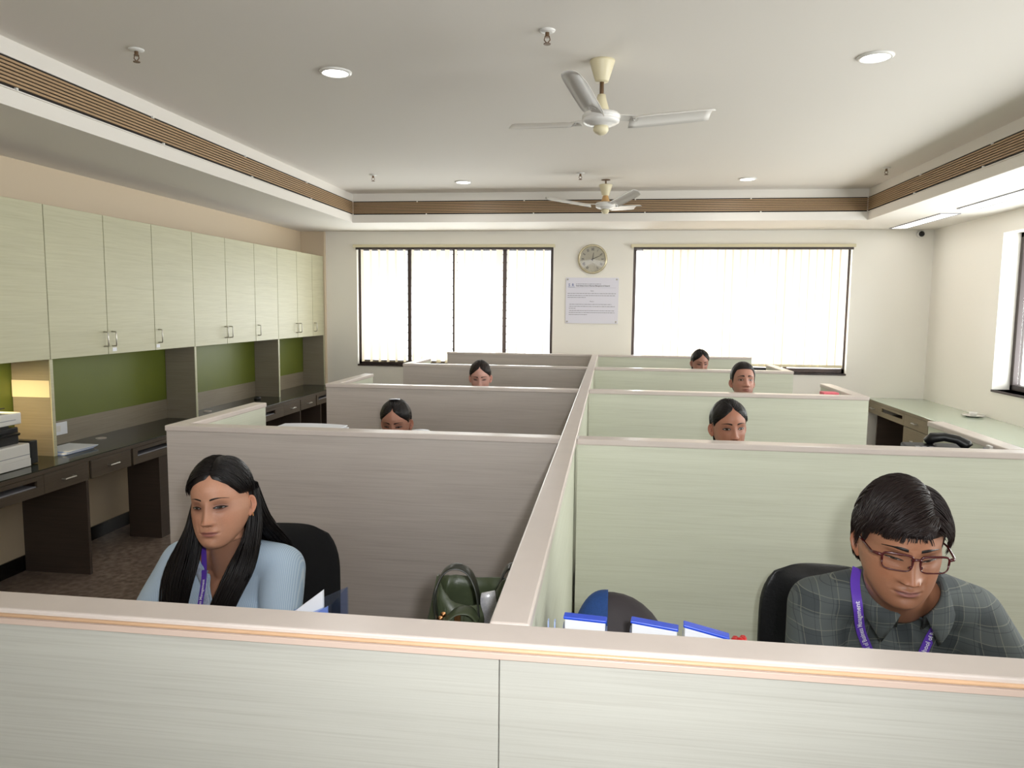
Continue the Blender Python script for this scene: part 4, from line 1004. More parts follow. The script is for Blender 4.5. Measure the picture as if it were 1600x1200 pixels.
def strand_tubes(m, paths, r, ends=.25):
    """three-sided tapered tubes; paths: list of (n,3) arrays"""
    for P_ in paths:
        P_ = np.asarray(P_); n = len(P_); T = np.gradient(P_, axis=0); T /= np.linalg.norm(T, axis=1)[:, None]+1e-9
        u = np.cross(T, [.3, .5, .81]); u /= np.linalg.norm(u, axis=1)[:, None]+1e-9; w = np.cross(T, u)
        rr_ = r*(1-(1-ends)*np.linspace(0, 1, n)**2)[:, None]
        vs = []
        for k in range(3): vs.append(P_+rr_*(u*math.cos(2*PI*k/3)+w*math.sin(2*PI*k/3)))
        V = np.stack(vs, 1).reshape(-1, 3)
        m.add([tuple(p) for p in V], [(i*3+k, i*3+(k+1) % 3, (i+1)*3+(k+1) % 3, (i+1)*3+k) for i in range(n-1) for k in range(3)])
def flow_strands(starts, flow, steps, ds, th0, th1, jit=.0):
    out = []
    for q in starts:
        q = np.array(q, float); pts = []; hs = RNG.uniform(.6, 1.15)
        jx = RNG.normal(0, jit, 3)
        for i in range(steps):
            t = i/(steps-1); pts.append(hair_pt(q/np.linalg.norm(q), np.array(th0+(th1-th0)*math.sin(PI*min(1, t*.9))*hs)))
            f = np.array(flow(q, t))+jx; f -= q*(f@q); f /= np.linalg.norm(f)+1e-9; q = q+f*ds; q /= np.linalg.norm(q)
        out.append(np.array(pts))
    return out
def spline(pts, n):
    pts = np.asarray(pts, float); t = np.linspace(0, len(pts)-1, n); out = np.zeros((n, pts.shape[1]))
    for j, x in enumerate(t):
        i = min(int(x), len(pts)-2); s = x-i
        a, b, c, d = pts[max(i-1, 0)], pts[i], pts[i+1], pts[min(i+2, len(pts)-1)]
        out[j] = .5*((2*b)+(c-a)*s+(2*a-5*b+4*c-d)*s*s+(3*b-a-3*c+d)*s**3)
    return out
def lock(path, n, seg=18, wave=.003):
    """bundle of strands; path rows = x,y,z,half width,half depth ; width axis ~ lateral"""
    S = spline(path, seg); out = []
    T = np.gradient(S[:, :3], axis=0); T /= np.linalg.norm(T, axis=1)[:, None]
    U = np.cross(T, [0, 1, 0]); U /= np.linalg.norm(U, axis=1)[:, None]+1e-9; Wv = np.cross(T, U)
    for _ in range(n):
        a = RNG.uniform(0, 2*PI); rr_ = math.sqrt(RNG.uniform(.2, 1)); ph = RNG.uniform(0, 6.28); e = RNG.uniform(.78, 1.0)
        u, w = rr_*math.cos(a), rr_*math.sin(a); m_ = max(6, int(seg*e))
        wv = wave*np.sin(np.linspace(0, 5, seg)+ph)
        out.append((S[:, :3]+U*(S[:, 3]*u+wv)[:, None]+Wv*(S[:, 4]*w)[:, None])[:m_])
    return out

def person(label, X, Y, H, rot, S, shw, P, skin, lip, cloth, fem=True, res=.5, line=None, vox=.012, arms=None, body_yaw=0.0, brow=1.0, stubble=0.0, circles=0.0,
           neckline='round', hair_mat=None, cap_th=None, widen=1.0, lids=1.0, gaze=0.0, headscale=1.0, trousers='cloth_dark', nbup=.035, foot=.04):
    root = Vector((X, Y, FZ)); R = Euler((rot[0], rot[2], rot[1]), 'XYZ').to_matrix(); R = Matrix.Rotation(rot[1], 3, 'Z') @ Matrix.Rotation(rot[2], 3, 'Y') @ Matrix.Rotation(rot[0], 3, 'X')
    H = Vector(H); S = Vector(S); P = Vector(P)
    Rn = np.array(R)*headscale
    def hw(v): return np.asarray(v) @ Rn.T + np.array(H)
    lat = Vector((math.cos(body_yaw), math.sin(body_yaw), 0)); fwd = Vector((math.sin(body_yaw), -math.cos(body_yaw), 0)); up = (S-P).normalized()
    nb = S+up*nbup+fwd*.005
    neck_top = Vector(hw((0, .016, -.09)))
    sc = shw/.165
    def torso(m, e):
        for s in (-1, 1):
            capsule(m, P+lat*s*.085, P+lat*s*.07+up*.10, .115*sc+e, .105*sc+e)
            capsule(m, P+lat*s*.055+up*.10, P.lerp(S, .72)+lat*s*.075, .105*sc+e, .105*sc+e)
            capsule(m, P.lerp(S, .70)+lat*s*.08+fwd*.01, S+lat*s*(shw-.055)-up*.03, .10*sc+e, .060*sc+e)
            capsule(m, nb-up*.005, S+lat*s*(shw-.01)+up*.005, .045*sc+e, .050*sc+e)
            if fem: capsule(m, P.lerp(S, .68)+lat*s*.065+fwd*.065, P.lerp(S, .70)+lat*s*.066+fwd*.068, .066+e, .064+e)
        capsule(m, P.lerp(S, .45), P.lerp(S, .8), .10*sc+e, .10*sc+e)
    arms_ = arms or [(S-lat*(shw+.05)-up*.26+fwd*.06, S-lat*(shw-.03)-up*.36+fwd*.27), (S+lat*(shw+.05)-up*.26+fwd*.06, S+lat*(shw-.03)-up*.36+fwd*.27)]
    def arm(m, e, upto=1.0):
        for s, (el, wr) in zip((-1, 1), arms_):
            sh = S+lat*s*shw; el, wr = Vector(el), Vector(wr)
            capsule(m, sh-up*.01, sh.lerp(el, .5), .056*sc**.5+e, .048*sc**.5+e); capsule(m, sh.lerp(el, .5), el, .048*sc**.5+e, .038+e)
            capsule(m, el, el.lerp(wr, .45*upto), .039+e, .037+e); capsule(m, el.lerp(wr, .45*upto), el.lerp(wr, upto), .037+e, .027+e*1.2)
    knees = [P+lat*s*.12+fwd*.42+Vector((0, 0, .02)) for s in (-1, 1)]; ank = [k+fwd*foot+Vector((0, 0, FZ+.08-k.z)) for k in knees]
    def legs(m, e):
        for s, k, a in zip((-1, 1), knees, ank):
            capsule(m, P+lat*s*.09, k, .085*sc**.5+e, .056+e); capsule(m, k, k.lerp(a, .35), .055+e, .056+e); capsule(m, k.lerp(a, .35), a, .056+e, .040+e)
        capsule(m, P-lat*.08, P+lat*.08, .11*sc+e, .11*sc+e)
    # body: one continuous skin mesh (torso, neck, arms, legs), the head and fingers grown onto it
    m = MB(); torso(m, -.004); arm(m, 0); legs(m, -.004); capsule(m, nb-up*.04, neck_top, .050 if fem else .057, .046 if fem else .054)
    hands = MB()
    for s, (el, wr) in zip((-1, 1), arms_):
        el, wr = Vector(el), Vector(wr); d = (wr-el).normalized(); d = Vector((d.x, d.y, d.z*.3)).normalized(); side = d.cross(Vector((0, 0, 1))).normalized()
        for q in (-.022, -.007, .008, .022): capsule(m, wr+d*.015+side*q*.6, wr+d*.085+side*q*1.25, .015, .0125)
        for i, q in enumerate((-.030, -.010, .010, .029)):
            L = (.060, .075, .080, .066)[i] if s > 0 else (.066, .080, .075, .060)[i]
            b0 = wr+d*.080+side*q; b1 = b0+d*L*.42+Vector((0, 0, .004)); b2 = b1+d*L*.32-Vector((0, 0, .010)); b3 = b2+d*L*.22-Vector((0, 0, .014))
            capsule(hands, b0, b1, .0092, .0086, 10); capsule(hands, b1, b2, .0086, .0078, 10); capsule(hands, b2, b3, .0078, .0068, 10)
        th_ = side*(-s); t0 = wr+d*.03+th_*.022; t1 = t0+d*.03+th_*.024-Vector((0, 0, .006)); t2 = t1+d*.032+th_*.004-Vector((0, 0, .004))
        capsule(hands, t0, t1, .012, .0105, 10); capsule(hands, t1, t2, .0105, .0085, 10)
    v, f = remesh(m, max(vox, .009), 5)
    hv, hf, hc, (GX, GY, GZ_) = make_head(skin, lip, res, fem, 1.0, stubble, circles, widen)
    body = MB(); body.add(v, f); nbv = len(v); body.add(hands.v, hands.f); nhd = len(hands.v); body.add(hw(hv), hf)
    body.c = np.concatenate([np.ones((nbv+nhd, 3))*np.array(skin), hc]); body.c = np.concatenate([body.c, np.ones((len(body.c), 1))], 1)
    me_root = MB(); me_root.v = [(p[0]-root.x, p[1]-root.y, p[2]-root.z) for p in body.v]; me_root.f = body.f; me_root.c = body.c
    o = me_root.build('person', M['skin'], smooth=True); o.location = root; WORLD[o.name] = root; tag(o, label, 'person', recenter=False)
    # eyes: almond patches lying on the eyeball bulge, dark lash line on the upper lid
    fm = (GY < -.045); fx, fy, fz = GX[fm], GY[fm], GZ_[fm]
    def sy(x, z):
        d = (fx-x)**2+(fz-z)**2; i = np.argpartition(d, 5)[:5]; w_ = 1/(d[i]+1e-9); return (fy[i]*w_).sum()/w_.sum()
    for s in (-1, 1):
        e = MB(); rows = []; cols = []; ex = .0320; op = .0066*lids
        for j in range(9):
            row = []
            for i in range(25):
                u = -1+2*i/24; a = max(0, 1-u*u)
                zu = -.0030+op*.62*a**.8+.0006*u; zl = -.0030-op*.42*a
                z = zl+(zu-zl)*j/8; x = s*(ex+u*.0150)
                row.append(tuple(hw((x, sy(x, z)-.0006-.0012*a*math.sin(PI*(.15+.7*j/8)), z))))
                di = math.hypot((x-s*ex-gaze), (z+.0036)); c = (.42, .37, .35)
                if di < .0062: c = (.035, .018, .010)
                if di < .0026: c = (.004, .004, .004)
                if abs(u) > .86: c = (.30, .14, .12)
                cols.append(c)
            rows.append(row)
        e.grid(rows)
        lash = [hw((s*(ex+u*.0156), sy(s*(ex+u*.0156), -.0030+op*.62*max(0, 1-u*u)**.8)-.0016, -.0030+op*.62*max(0, 1-u*u)**.8+.0003)) for u in np.linspace(-1, 1.12, 14)]
        n0 = len(e.v); e.tube(lash, [.0004+(.0016 if fem else .0009)*math.sin(PI*min(1, t*.8+.1)) for t in np.linspace(0, 1, 14)], 6)
        low = [hw((s*(ex+u*.0150), sy(s*(ex+u*.0150), -.0030-op*.42*max(0, 1-u*u))-.0008, -.0030-op*.42*max(0, 1-u*u))) for u in np.linspace(-1, 1, 12)]
        e.tube(low, .0010 if fem else .0004, 6)
        crease = [hw((s*(ex+u*.0152), sy(s*(ex+u*.0152), .0042+.0022*max(0, 1-u*u))-.0002, .0042+.0022*max(0, 1-u*u))) for u in np.linspace(-.9, .95, 12)]
        n1 = len(e.v); e.tube(crease, .0005, 5)
        e.c = np.array([c+(1,) for c in cols]+[(.010, .007, .006, 1)]*(n1-n0)+[tuple(np.array(skin)*.45)+(1,)]*(len(e.v)-n1)); e.build('eye', M['eye'], o, smooth=True)
        b = MB(); rows = []
        for u in np.linspace(0, 1, 16):
            x = s*(.0115+.042*u); zc = .0165+.0085*math.sin(PI*min(1, .12+u*.62))-.0035*u*u+(0 if fem else .0035*(1-u)-.001); hh = brow*(.0030*(1-u)**.6+.0008)*(.75+.5*math.sin(PI*min(1, u*1.3+.2)))
            rows.append([tuple(hw((x, sy(x, zc+q*hh)-(.0012 if abs(q) < .9 else -.0006), zc+q*hh))) for q in (-1, -.5, 0, .5, 1)])
        b.grid(rows); b.build('eyebrow', hair_mat or M['hair'], o, smooth=True)
    # clothes: shell grown round the body, cut at the neckline
    m = MB(); torso(m, .010); arm(m, .010, .88); gv, gf = remesh(m, vox, 6)
    nv = np.array(nb); la, fw_, up_ = np.array(lat), np.array(fwd), np.array(up)
    def fn(p):
        d = p-nv; x = np.abs(d @ la); y = d @ fw_; z = d @ up_
        hole = np.minimum(.070-np.sqrt(x*x+(y-.0)**2), z+.05)
        if neckline == 'v': vv = np.minimum((z+.150-x*2.1)*.43, y+.0)
        elif neckline == 'shirt': vv = np.minimum((z+.105-x*2.3)*.4, y+.0)
        else: vv = np.minimum((z+.05-x*.8)*.6, y+.0)
        return np.maximum(hole, vv)
    # gentle cloth folds
    dd = gv-nv; fold = .0035*np.sin(38*(dd @ up_)+14*(dd @ la)+3*np.sin(20*(dd @ la)))*np.clip(-(dd @ up_)/.1, 0, 1)
    gv = gv+np.outer(fold, fw_)
    gv, gf = cut(gv, gf, fn)
    gm = MB(); gm.add(gv, gf); top = gm.build('top', M[cloth], o, smooth=True, solid=.003)
    nb2 = nbv; av = np.concatenate([gv, v]); af = list(gf)+[tuple(i+len(gv) for i in q) for q in f]
    bvh = BVHTree.FromPolygons([Vector(p) for p in av], af)
    m = MB(); legs(m, .010); tv, tf = remesh(m, .016, 5); tm_ = MB(); tm_.add(tv, tf); tm_.build('trousers', M[trousers], o, smooth=True)
    for a in ank:
        sh = MB(); capsule(sh, a+Vector((0, 0, -.035))-fwd*.03, a+fwd*.16+Vector((0, 0, -.048)), .044, .030); sv, sf = remesh(sh, .012, 3); sv[:, 2] = np.maximum(sv[:, 2], FZ+.001)
        q = MB(); q.add(sv, sf); q.build('shoe', M['shoe'], o, smooth=True)
    return dict(o=o, hw=hw, bvh=bvh, lat=lat, fwd=fwd, up=up, nb=nb, sy=sy, S=S, shw=shw, R=R)

def on_cloth(p, x, z, off=.004):
    """point on the front of the garment at lateral offset x, height z relative to the neck base"""
    o = p['nb']+p['lat']*x+p['up']*z+p['fwd']*.5
    loc, nrm, i, d = p['bvh'].ray_cast(o, -p['fwd'])
    if loc is None: loc = p['nb']+p['lat']*x+p['up']*z
    return loc+p['fwd']*off
def ribbon(p, pts, half, nm, material, text=None, tsize=.011, start=.02, flip=False):
    S_ = spline([tuple(q) for q in pts], 40)
    T = np.gradient(S_, axis=0); T /= np.linalg.norm(T, axis=1)[:, None]; f = np.array(p['fwd'])
    U = np.cross(T, f); U /= np.linalg.norm(U, axis=1)[:, None]; N = np.cross(U, T)
    if N[20] @ f < 0: N = -N
    m = MB(); m.grid([[tuple(S_[i]+U[i]*half*k) for k in (-1, 0, 1)] for i in range(len(S_))]); o = m.build(nm, material, p['o'], solid=.0012)
    if text:
        v, fc = text_geo(text, tsize, 'LEFT', .0003); seg = np.linalg.norm(np.diff(S_, axis=0), axis=1); L = np.concatenate([[0], np.cumsum(seg)]); out = []
        SS, TT = (S_[::-1], -T[::-1]) if flip else (S_, T); UU = U[::-1] if flip else U; NN = N[::-1] if flip else N
        LL = (L[-1]-L)[::-1] if flip else L
        keep = []
        for q in v:
            s_ = start+q[0]; c = np.array([np.interp(s_, LL, SS[:, k]) for k in range(3)]); u_ = np.array([np.interp(s_, LL, UU[:, k]) for k in range(3)]); n_ = np.array([np.interp(s_, LL, NN[:, k]) for k in range(3)])
            t_ = np.array([np.interp(s_, LL, TT[:, k]) for k in range(3)]); w_ = np.cross(n_, t_); out.append(tuple(c+w_*q[1]+n_*.0014)); keep.append(s_ < LL[-1]-.004)
        fc = [q for q in fc if all(keep[i] for i in q)]
        m = MB(); m.add(out, fc); m.build('lettering', M['ink'], o)
    return o

def chair(label, x, y, yaw, material, top_z, w, group='office chairs'):
    r = thing('office_chair', label, 'chair', (x, y, FZ), group); r.rotation_euler[2] = yaw
    seatz = .37-FZ
    def L(mb, nm, mt, par=r, **k): return mb.build(nm, mt, par, local=True, **k)
    m = MB(); rows = []
    for t in np.linspace(0, 1, 5):
        z = seatz+(t-1)*.07; k = 1-.10*(2*t-1)**4; rows.append([(k*w*math.copysign(abs(math.cos(a))**.6, math.cos(a)), k*.235*math.copysign(abs(math.sin(a))**.6, math.sin(a)), z) for a in np.linspace(0, 2*PI, 32, endpoint=False)])
    m.grid(rows, closed=True); m.f.append(tuple(range(32))); m.f.append(tuple(range(128, 160))); L(m, 'seat', material, smooth=True)
    m = MB(); rows = []; zt = top_z-FZ; zb = seatz+.10
    for t in np.linspace(0, 1, 22):
        z = zb+(zt-zb)*t; kk = 1-.42*(1-math.sqrt(max(0, 1-((t-.72)/.28)**2))) if t > .72 else 1-.12*(1-t/.72)**2; hw_ = w*(1-.10*t)*kk; yy = .25+.03*t*t
        rows.append([(hw_*math.copysign(abs(math.cos(a))**.7, math.cos(a)), yy+.032*math.sin(a)*(1 if t < .9 else math.sqrt(max(.02, 1-((t-.9)/.1)**2)))-.035*math.cos(a)**2, z) for a in np.linspace(0, 2*PI, 32, endpoint=False)])
    m.grid(rows, closed=True); m.f.append(tuple(range(21*32, 22*32))); L(m, 'backrest', material, smooth=True)
    m = MB(); m.tube([(0, .12, seatz-.075), (0, .27, seatz-.06), (0, .31, seatz+.05), (0, .292, seatz+.22)], .022, 8, flat=(.028, .010), up=(1, 0, 0)); L(m, 'back_support', M['black'], smooth=True)
    m = MB(); m.lathe([(0, .10), (.03, .10), (.03, .22), (.018, .22), (.018, seatz-.06), (.07, seatz-.06), (.07, seatz-.065), (0, seatz-.065)], (0, 0, 0), 14); L(m, 'gas_lift', M['black'])
    for s in (-1, 1):
        m = MB(); m.tube([(s*(w-.03), .05, seatz-.06), (s*(w+.03), .05, seatz-.04), (s*(w+.035), .04, seatz+.16), (s*(w+.03), .02, seatz+.20)], .013, 8); m.tube([(s*(w+.03), .14, seatz+.205), (s*(w+.03), -.10, seatz+.205)], 0, 10, flat=(.012, .024)); L(m, 'armrest', M['black'], smooth=True)
    for k in range(5):
        a = 2*PI*k/5+.3; d = Vector((math.cos(a), math.sin(a), 0)); m = MB(); m.tube([d*.02+Vector((0, 0, .115)), d*.15+Vector((0, 0, .105)), d*.28+Vector((0, 0, .075))], [.022, .018, .014], 8); lg_ = L(m, 'leg', M['black'])
        m = MB(); c = d*.28+Vector((0, 0, .027)); t = Vector((-d.y, d.x, 0))
        for s in (-.012, .012): m.tube([c+t*(s-.007), c+t*(s+.007)], .026, 14)
        m.tube([c, c+Vector((0, 0, .05))], .007, 8); L(m, 'caster', M['black'], lg_)
    return r

# --- woman in pale blue (front left)
SK1 = lin((184, 134, 108)); LP1 = lin((156, 96, 88))
line_f = [(0, .074), (20, .067), (40, .056), (55, .040), (68, .024), (80, .022), (100, .022), (106, -.05), (140, -.09), (180, -.10)]
w1 = person('woman in a pale blue kurta with long open black hair, looking down', -1.00, 2.02, (-.998, 1.777, 1.151), (math.radians(-3), math.radians(5), math.radians(-4)), (-1.024, 1.872, .950), .145, (-1.08, 1.98, .49),
            SK1, LP1, 'kurta', True, 1.0, vox=.0065, arms=[((-1.245, 1.76, .755), (-1.16, 1.50, .712)), ((-.835, 1.75, .745), (-.84, 1.50, .712))], circles=1.0, neckline='v', brow=.68, lids=.74, widen=1.09, headscale=.93)
def finish_hair(p, cap_rows, paths, r, nm='hair', mt=None):
    m = MB(); hw = p['hw']
    if cap_rows is not None: m.grid([[tuple(hw(q)) for q in row] for row in cap_rows], closed=True)
    strand_tubes(m, [hw(P_) for P_ in paths['head']], r); strand_tubes(m, paths.get('world', []), paths.get('rw', r))
    return m.build(nm, mt or M['hair'], p['o'], smooth=True)
def th_long(a, b, t):
    part = .004*math.exp(-((a-.12)/.10)**2)*(1 if abs(a) < 1.2 else 0)
    return .001+.006*min(1, t*5)**.7+.005*math.sin(min(1, t)*PI)*(.4+.6*abs(math.sin(a)))-part
HSH[0] = 9.0; cap1 = hair_cap(line_f, th_long, .0012)
starts = []
for _ in range(1500):
    y = RNG.uniform(-.86, .85); sd = RNG.choice([-1, 1]); x = .10+sd*abs(RNG.normal(0, .35)); q = np.array([x, y, math.sqrt(max(.02, 1-min(.98, x*x+y*y)))]); q /= np.linalg.norm(q)
    if -q[1] > .62+.3*abs(q[0]) and q[2] < .62: continue
    starts.append(q)
def flow1(q, t): return (np.sign(q[0]-.10)*1.0, .30+.35*abs(q[0]), -.35-.9*abs(q[0]))
hp = flow_strands(starts, flow1, 12, .085, .007, .013, .05)
def clip_face(paths, line, marg=.004):
    out = []
    for P_ in paths:
        n = len(P_)
        for i in range(n):
            d = P_[i]-HC; a = math.degrees(math.atan2(d[0], -d[1]))
            if P_[i][2] < zline(line, a)-marg: n = i; break
        if n >= 4: out.append(P_[:n])
    return out
hp = clip_face(hp, line_f); HSH[0] = 0.0
hx, hy, hz = -.998, 1.777, 1.151
wl = []
# lock over her right shoulder (left in the picture)
wl += lock([(hx-.062, hy+.030, hz+.030, .010, .040), (hx-.073, hy+.022, hz-.03, .012, .040), (hx-.080, hy+.000, hz-.09, .020, .036), (hx-.092, hy-.026, hz-.15, .036, .026), (hx-.102, hy-.050, hz-.21, .040, .020), (hx-.106, hy-.064, hz-.28, .036, .017), (hx-.100, hy-.072, hz-.36, .032, .015), (hx-.095, hy-.07, hz-.44, .016, .01)], 420, 22)
# lock from behind her left ear over the chest
wl += lock([(hx+.060, hy+.050, hz+.02, .010, .028), (hx+.068, hy+.046, hz-.05, .015, .028), (hx+.068, hy+.018, hz-.115, .022, .026), (hx+.062, hy-.022, hz-.17, .031, .022), (hx+.042, hy-.058, hz-.23, .030, .018), (hx+.024, hy-.078, hz-.29, .028, .016), (hx+.004, hy-.08, hz-.38, .02, .012)], 420, 22)
# hair down the back
wl += lock([(hx, hy+.080, hz+.03, .060, .02), (hx+.005, hy+.105, hz-.06, .072, .022), (hx+.010, hy+.150, hz-.12, .074, .018), (hx+.015, hy+.200, hz-.20, .072, .014), (hx+.015, hy+.225, hz-.34, .06, .012)], 500, 18)
wl += lock([(hx+.060, hy+.060, hz+.0, .012, .02), (hx+.074, hy+.078, hz-.07, .018, .02), (hx+.084, hy+.120, hz-.12, .024, .018), (hx+.088, hy+.185, hz-.19, .026, .014), (hx+.085, hy+.215, hz-.30, .02, .012)], 160, 18)
finish_hair(w1, cap1, dict(head=hp, world=wl, rw=.0021), .0015)
def wl_(sd): return [w1['nb']+w1['lat']*sd*.060+w1['up']*.045+w1['fwd']*.035, on_cloth(w1, sd*.050, -.060, .012), on_cloth(w1, sd*.034, -.15, .006), on_cloth(w1, sd*.024, -.22, .005), on_cloth(w1, sd*.014, -.29, .005)]
for pth, fl, st in ((wl_(-1), False, .05), (wl_(1), True, .06)):
    ribbon(w1, pth, .0072, 'lanyard', M['lanyard'], 'Sheila Raheja School of Business Management', .0105, st, not fl)
m = MB()
for s in (-1, 1):
    rows = []
    for t in np.linspace(0, 1, 16):
        z = -.15+.15*t; x = s*(z+.150)/2.1
        rows.append([tuple(on_cloth(w1, x+s*(.004+.0), z+.0, .003)), tuple(on_cloth(w1, x+s*.014, z-.004, .004)), tuple(on_cloth(w1, x+s*.026, z-.008, .003))])
    m.grid(rows)
m.build('lace_border', M['lace'], w1['o'], solid=.0015, smooth=True)
m = MB(); hwf = w1['hw']
for k in range(3): m.lathe([(0, -.0022), (.0022, 0), (0, .0022)], hwf((.0830, .010+.0010*k, -.041-.0036*k)), 10)
m.build('earring', M['gold'], w1['o'], smooth=True)
chair('black fabric office chair behind the woman in pale blue', -1.035, 2.02, math.radians(4), M['fabric'], .935, .205)

# --- man in glasses (front right)
SKM = lin((156, 108, 82)); LPM = lin((138, 88, 82))
line_m = [(0, .048), (25, .047), (42, .046), (55, .042), (66, .032), (74, .010), (80, -.020), (86, .020), (100, .022), (107, -.05), (140, -.085), (180, -.09)]
mm = person('man in dark plaid shirt and dark red glasses with a purple lanyard, bending forward', .60, 2.0, (.564, 1.463, 1.226), (math.radians(9), math.radians(-5), math.radians(1)), (.616, 1.605, 1.035), .153, (.65, 1.93, .50),
            SKM, LPM, 'plaid', False, 1.0, vox=.0075, arms=[((.425, 1.52, .80), (.45, 1.27, .715)), ((.865, 1.43, .82), (.80, 1.22, .715))], stubble=.35, circles=.25, neckline='shirt', brow=1.0, lids=.42, widen=1.10, headscale=.92, nbup=.085)
def th_man(a, b, t):
    return .002+.006*min(1, t*5)**.6+.004*max(0, math.sin(b))*min(1, t*3)
cap2 = hair_cap(line_m, th_man, .0022)
starts = [];
for _ in range(3600):
    q = RNG.normal(0, 1, 3); q[2] = abs(q[2])*1.2-.35; q /= np.linalg.norm(q)
    a = math.degrees(math.atan2(q[0], -q[1])); z = HC[2]+q[2]*(.097 if q[2] > 0 else .17)
    if z > zline(line_m, a)+.002: starts.append(q)
def flow2(q, t):
    px = q[0]-.42
    if q[2] > .35: return (np.sign(px)*1.0, -.45*(1 if q[1] < .2 else -1.2), -.25)
    return (np.sign(q[0])*.1, .55, -1.0)
hp2 = flow_strands(starts, flow2, 13, .062, .011, .019, .07)
hp2 = clip_face(hp2, line_m, .006)
fr_ = []
for _ in range(420):                                               # fringe swept across the forehead
    u = RNG.uniform(-1, 1); q = np.array([.62*u+.05, -.78, .62+RNG.uniform(-.05, .12)]); fr_.append(q/np.linalg.norm(q))
hp2 += clip_face(flow_strands(fr_, lambda q, t: (-.75, -.65, -.30-.8*t), 10, .050, .012, .016, .08), [(0, .046), (30, .042), (55, .038), (66, .028), (180, -.09)], .004)
finish_hair(mm, cap2, dict(head=hp2), .0014, 'hair', M['hair_brown'])
hwf = mm['hw']
def spec_frame():
    m = MB(); ln_ = MB()
    for s in (-1, 1):
        pts = []
        for k in range(33):
            a = 2*PI*k/32; ca, sa = math.cos(a), math.sin(a)
            x = s*(.0335+.0265*math.copysign(abs(ca)**.45, ca)*(1+.06*sa)); z = .004+.0175*math.copysign(abs(sa)**.5, sa)
            pts.append(hwf((x, -.1145+.010*(abs(x)/.06)**2, z)))
        m.tube(pts, [.0013 if 16 < k < 32 else .0021 for k in range(33)], 8)
        ln_.add([tuple(p) for p in pts[:-1]], [tuple(range(32))])
        m.tube([hwf((s*.0605, -.1045, .014)), hwf((s*.0685, -.100, .014)), hwf((s*.075, -.085, .010)), hwf((s*.080, -.03, .008)), hwf((s*.080, .012, .002)), hwf((s*.078, .03, -.02))], [.003, .0032, .0024, .002, .002, .002], 8)
        m.tube([hwf((s*.010, -.116, -.002)), hwf((s*.011, -.108, -.008))], .0022, 6)
    m.tube([hwf((-.009, -.1145, .011)), hwf((-.004, -.118, .015)), hwf((.004, -.118, .015)), hwf((.009, -.1145, .011))], .0024, 8)
    g = m.build('glasses', mat('dark_red_acetate', (70, 22, 24), .2), mm['o'], smooth=True)
    ln_.build('lenses', M['lens'], g)
spec_frame()
m = MB(); rows = []                                                # folded shirt collar
nbm = np.array(mm['nb']); L_, F_, U_ = (np.array(mm[k]) for k in ('lat', 'fwd', 'up'))
for a in np.linspace(-2.78, 2.78, 57):                             # 0 = back of the neck
    f_ = max(0, (abs(a)-1.5)/1.28); sg = 1 if a > 0 else -1
    dx, dy = math.sin(a), -math.cos(a); zt = .050-.030*min(1, abs(a)/1.5)-.080*f_
    def cp(r, z, fx=0.0, ex=0.0, cl=None):
        x = dx*r+sg*ex; y = dy*r+.016+fx
        if cl is not None and f_ > .15:
            q = np.array(on_cloth(mm, x, z, cl)); y = max(y, float((q-nbm) @ F_))
        return tuple(nbm+L_*x+F_*y+U_*z)
    rows.append([cp(.070, zt-.035), cp(.064, zt), cp(.069, zt+.004), cp(.084, zt-.022-.012*f_, 0, .010*f_, .009), cp(.094, zt-.042-.030*f_*f_, 0, .022*f_*f_, .008)])
m.grid(rows); m.build('collar', M['plaid'], mm['o'], solid=.003, smooth=True)
for pth, fl, st in (([mm['nb']+mm['lat']*-.088+mm['up']*.030-mm['fwd']*.02, on_cloth(mm, -.098, .000, .012), on_cloth(mm, -.100, -.05, .014), on_cloth(mm, -.086, -.12, .013), on_cloth(mm, -.060, -.19), on_cloth(mm, -.040, -.26), on_cloth(mm, -.02, -.33)], True, .04), ([on_cloth(mm, .064, -.105, .003), on_cloth(mm, .058, -.14), on_cloth(mm, .040, -.20), on_cloth(mm, .020, -.26), on_cloth(mm, -.005, -.33)], True, .06)):
    ribbon(mm, pth, .0095, 'lanyard', M['lanyard'], 'Sheila Raheja School of Business Management', .0135, st, fl)
m = MB()
for z in (-.115, -.20, -.285): m.lathe([(0, -.002), (.0055, -.002), (.0055, .002), (0, .002)], on_cloth(mm, .004, z, .004), 12, 'y')
m.build('shirt_buttons', M['grey'], mm['o'])
chair('black leather office chair behind the man in glasses', .645, 1.99, math.radians(-4), M['leather'], .90, .205)

# --- far cubicles
line_b = [(0, .086), (14, .074), (28, .060), (45, .044), (60, .028), (70, .018), (78, .0), (84, .020), (100, .022), (106, -.05), (140, -.09), (180, -.10)]
def tied(p, bun=None, mt=None, extra=None):
    cap = hair_cap(line_b, lambda a, b, t: .001+.005*min(1, t*5)**.7+.006*abs(math.sin(a))*math.sin(min(1, t*1.3)*PI)-.004*math.exp(-(a/.07)**2)*(t < .8), .0012)
    st = []
    for _ in range(800):
        q = RNG.normal(0, 1, 3); q[2] = abs(q[2])*1.1-.2; q /= np.linalg.norm(q); a = math.degrees(math.atan2(q[0], -q[1])); z = HC[2]+q[2]*(.097 if q[2] > 0 else .17)
        if z > zline(line_b, a): st.append(q)
    hp_ = flow_strands(st, lambda q, t: (np.sign(q[0])*.3, 1.0, -.35), 9, .07, .006, .009, .05)
    wld = []
    hw = p['hw']; b = [(0, .098, -.02, .02, .02), (0, .125, -.03, .03, .028), (.004, .13, -.10, .032, .026), (.01, .12, -.18, .03, .022), (.012, .115, -.26, .015, .012)]
    hb_ = [(*hw(q[:3]), q[3], q[4]) for q in b]; wld += lock(hb_, 160, 14)
    if extra: wld += extra
    return finish_hair(p, cap, dict(head=clip_face(hp_, line_b), world=wld, rw=.0026), .0016, 'hair', mt)
